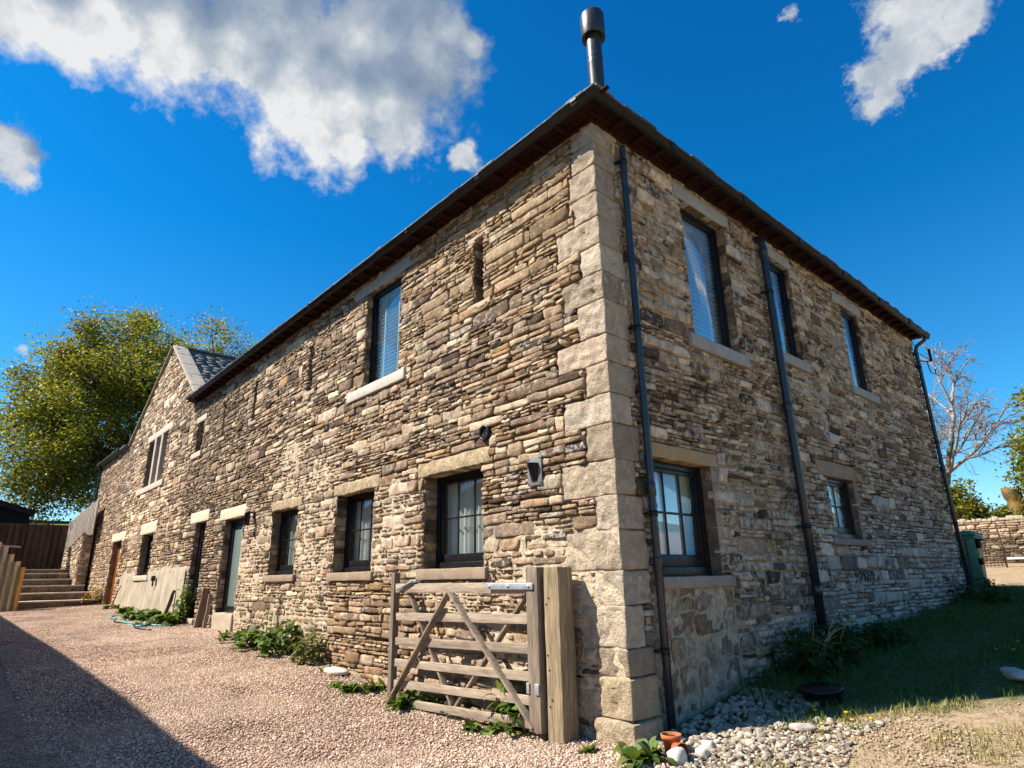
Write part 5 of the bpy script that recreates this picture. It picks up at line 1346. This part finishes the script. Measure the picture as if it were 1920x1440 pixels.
BIG = [(-.7707, -.0441, .6357, .0679), (-.751, .0229, .6599, .0778), (-.7348, .0941, .6718, .0885), (-.7152, .1659, .679, .0994), (-.7048, .2431, .6665, .104), (-.6923, .3104, .6515, .0961), (-.6519, .3647, .6649, .0971), (-.5941, .3803, .7088, .0876), (-.617, .307, .7247, .1331), (-.7206, .2517, .646, .0978), (-.67, .1946, .7164, .1415), (-.5566, .3902, .7335, .0525), (-.545, .4239, .7234, .0304), (-.7358, .2848, .6144, .0579), (-.7177, .3347, .6107, .0472), (-.7865, -.0086, .6175, .0385), (-.7785, .0212, .6272, .0229)]
SMALL = [(-.8597, -.0377, .5094, .0321), (-.8703, -.0236, .492, .0274), (-.8745, -.0120, .4850, .0230), (-.6314, .478, .6106, .0309), (-.0967, .7572, .646, .0614), (-.1219, .7703, .626, .0498), (-.1444, .7763, .6136, .0407), (-.1575, .7872, .5962, .036), (-.174, .772, .611, .028), (-.0652, .7733, .6307, .0379), (-.9588, .0225, .2831, .0136), (-.2148, .6884, .6928, .0166),
         (.4419, .7952, .4153, .035), (.47, .77, .43, .04), (.41, .82, .40, .03)]
ct = bpy.data.node_groups.new('cloud_field', 'ShaderNodeTree')
ct.interface.new_socket('Vector', in_out='INPUT', socket_type='NodeSocketVector'); ct.interface.new_socket('Big', in_out='OUTPUT', socket_type='NodeSocketFloat'); ct.interface.new_socket('Density', in_out='OUTPUT', socket_type='NodeSocketFloat')
gi = ct.nodes.new('NodeGroupInput'); go = ct.nodes.new('NodeGroupOutput'); GV = gi.outputs[0]
def warp(nt, v):
    n = N(nt, 'ShaderNodeTexNoise', Scale=9.0, Detail=5.0, Roughness=.6); nt.links.new(v, n.inputs['Vector'])
    s = nt.nodes.new('ShaderNodeVectorMath'); s.operation = 'SUBTRACT'; nt.links.new(n.outputs['Color'], s.inputs[0]); s.inputs[1].default_value = (.5, .5, .5)
    k = nt.nodes.new('ShaderNodeVectorMath'); k.operation = 'SCALE'; nt.links.new(s.outputs[0], k.inputs[0]); k.inputs['Scale'].default_value = .055
    a = nt.nodes.new('ShaderNodeVectorMath'); a.operation = 'ADD'; nt.links.new(v, a.inputs[0]); nt.links.new(k.outputs[0], a.inputs[1]); return a.outputs[0]
GW = warp(ct, GV)
def blob(nt, v, c):
    d = nt.nodes.new('ShaderNodeVectorMath'); d.operation = 'DISTANCE'; nt.links.new(v, d.inputs[0]); d.inputs[1].default_value = c[:3]
    mr = N(nt, 'ShaderNodeMapRange'); mr.clamp = False; nt.links.new(d.outputs['Value'], mr.inputs[0])
    for i, vv in enumerate((0, c[3], 1, 0)): mr.inputs[i + 1].default_value = vv
    return mr.outputs[0]
def smax(nt, a, b, k=.15):
    n = nt.nodes.new('ShaderNodeMath'); n.operation = 'SMOOTH_MAX'; nt.links.new(a, n.inputs[0]); nt.links.new(b, n.inputs[1]); n.inputs[2].default_value = k; return n.outputs[0]
acc = None
for c in BIG:
    b_ = blob(ct, GW, c); acc = b_ if acc is None else smax(ct, acc, b_)
big = acc
acc = None
for c in SMALL:
    b_ = blob(ct, GW, c); acc = b_ if acc is None else smax(ct, acc, b_)
fb = noise(ct, GV, 15, 10, .63)
allb = math_(ct, 'MAXIMUM', big, acc)
fb3 = noise(ct, GV, 22, 10, .64)
den = math_(ct, 'MAXIMUM', math_(ct, 'ADD', big, math_(ct, 'MULTIPLY', math_(ct, 'SUBTRACT', fb, .5), 2.0)), math_(ct, 'ADD', math_(ct, 'SUBTRACT', acc, .0), math_(ct, 'MULTIPLY', math_(ct, 'SUBTRACT', fb3, .5), 2.5)))
# scattered clouds added over the unseen sky, for neutral fill light and reflections
fb2 = noise(ct, GV, 2.6, 9, .6)
dt = ct.nodes.new('ShaderNodeVectorMath'); dt.operation = 'DOT_PRODUCT'; ct.links.new(GV, dt.inputs[0]); dt.inputs[1].default_value = (-.6, .62, .5)
away = mrange(ct, dt.outputs['Value'], .25, .60, 0, 1.2)
den2 = math_(ct, 'SUBTRACT', math_(ct, 'MULTIPLY', math_(ct, 'SUBTRACT', fb2, .55), 5.0), away)
ct.links.new(math_(ct, 'MAXIMUM', den, den2), go.inputs['Density']); ct.links.new(allb, go.inputs['Big'])
g1 = nt.nodes.new('ShaderNodeGroup'); g1.node_tree = ct; nt.links.new(D, g1.inputs[0])
sh = nt.nodes.new('ShaderNodeVectorMath'); sh.operation = 'ADD'; nt.links.new(D, sh.inputs[0]); sh.inputs[1].default_value = (-.02, -.022, -.04)
g2 = nt.nodes.new('ShaderNodeGroup'); g2.node_tree = ct; nt.links.new(sh.outputs[0], g2.inputs[0])
dens, big_ = g1.outputs['Density'], g1.outputs['Big']
alpha = mrange(nt, dens, -.08, .40, 0, 1)
a2 = N(nt, 'ShaderNodeMath', operation='POWER'); nt.links.new(alpha, a2.inputs[0]); a2.inputs[1].default_value = 1.25; alpha = a2.outputs[0]
lit = math_(nt, 'SUBTRACT', g1.outputs['Big'], g2.outputs['Big'])
fbm = noise(nt, D, 10, 10, .62); fbm2 = noise(nt, D, 30, 8, .62)
def spot(c, r):
    d = nt.nodes.new('ShaderNodeVectorMath'); d.operation = 'DISTANCE'; nt.links.new(D, d.inputs[0]); d.inputs[1].default_value = c
    return mrange(nt, d.outputs['Value'], 0, r, 1, 0)
sunlit = math_(nt, 'MAXIMUM', spot((-.722, .245, .647), .15), math_(nt, 'MULTIPLY', spot((-.765, .03, .64), .13), .8))
shade = math_(nt, 'MAXIMUM', spot((-.68, .19, .71), .17), spot((-.61, .38, .69), .10))
br = math_(nt, 'ADD', mrange(nt, lit, -.35, .45, .34, .86), math_(nt, 'ADD', mrange(nt, fbm, .3, .7, -.20, .20), mrange(nt, fbm2, .3, .7, -.09, .09)))
br = math_(nt, 'ADD', br, math_(nt, 'SUBTRACT', math_(nt, 'MULTIPLY', sunlit, .38), math_(nt, 'MULTIPLY', shade, .22)))
cc = ramp(nt, br, [(.1, (.19, .27, .40)), (.45, (.29, .38, .51)), (.72, (.50, .57, .65)), (1.0, (.90, .91, .92))])
k10 = mix(nt, cc, (5.0, 5.0, 5.0), 1.0, 'MULTIPLY')
final = mix(nt, skyc, k10, alpha)
nt.links.new(final, bg.inputs[0]); bg.inputs[1].default_value = .09

cam = bpy.data.cameras.new('camera'); co = bpy.data.objects.new('camera', cam); COL.objects.link(co); scene.camera = co
cam.sensor_width = 36; cam.lens = 1152.135 / 1920 * 36; cam.clip_start = .05; cam.clip_end = 3000
r2 = Vector((.66239169, .74892959, -.0184855)); u2 = Vector((.23685521, -.18594999, .95358388)); f2 = Vector((-.71072981, .63602442, .30055961))
mt = Matrix.Identity(4)
for i in range(3): mt[i][0] = r2[i]; mt[i][1] = u2[i]; mt[i][2] = -f2[i]
mt[0][3], mt[1][3], mt[2][3] = 3.91632183, -4.88132615, 1.45
co.matrix_world = mt
vs = scene.view_settings; scene.display_settings.display_device = 'sRGB'; vs.view_transform = 'Standard'; vs.look = 'None'; vs.gamma = 1; vs.exposure = 1.05
scene.cycles.max_bounces = 8; scene.cycles.transparent_max_bounces = 16
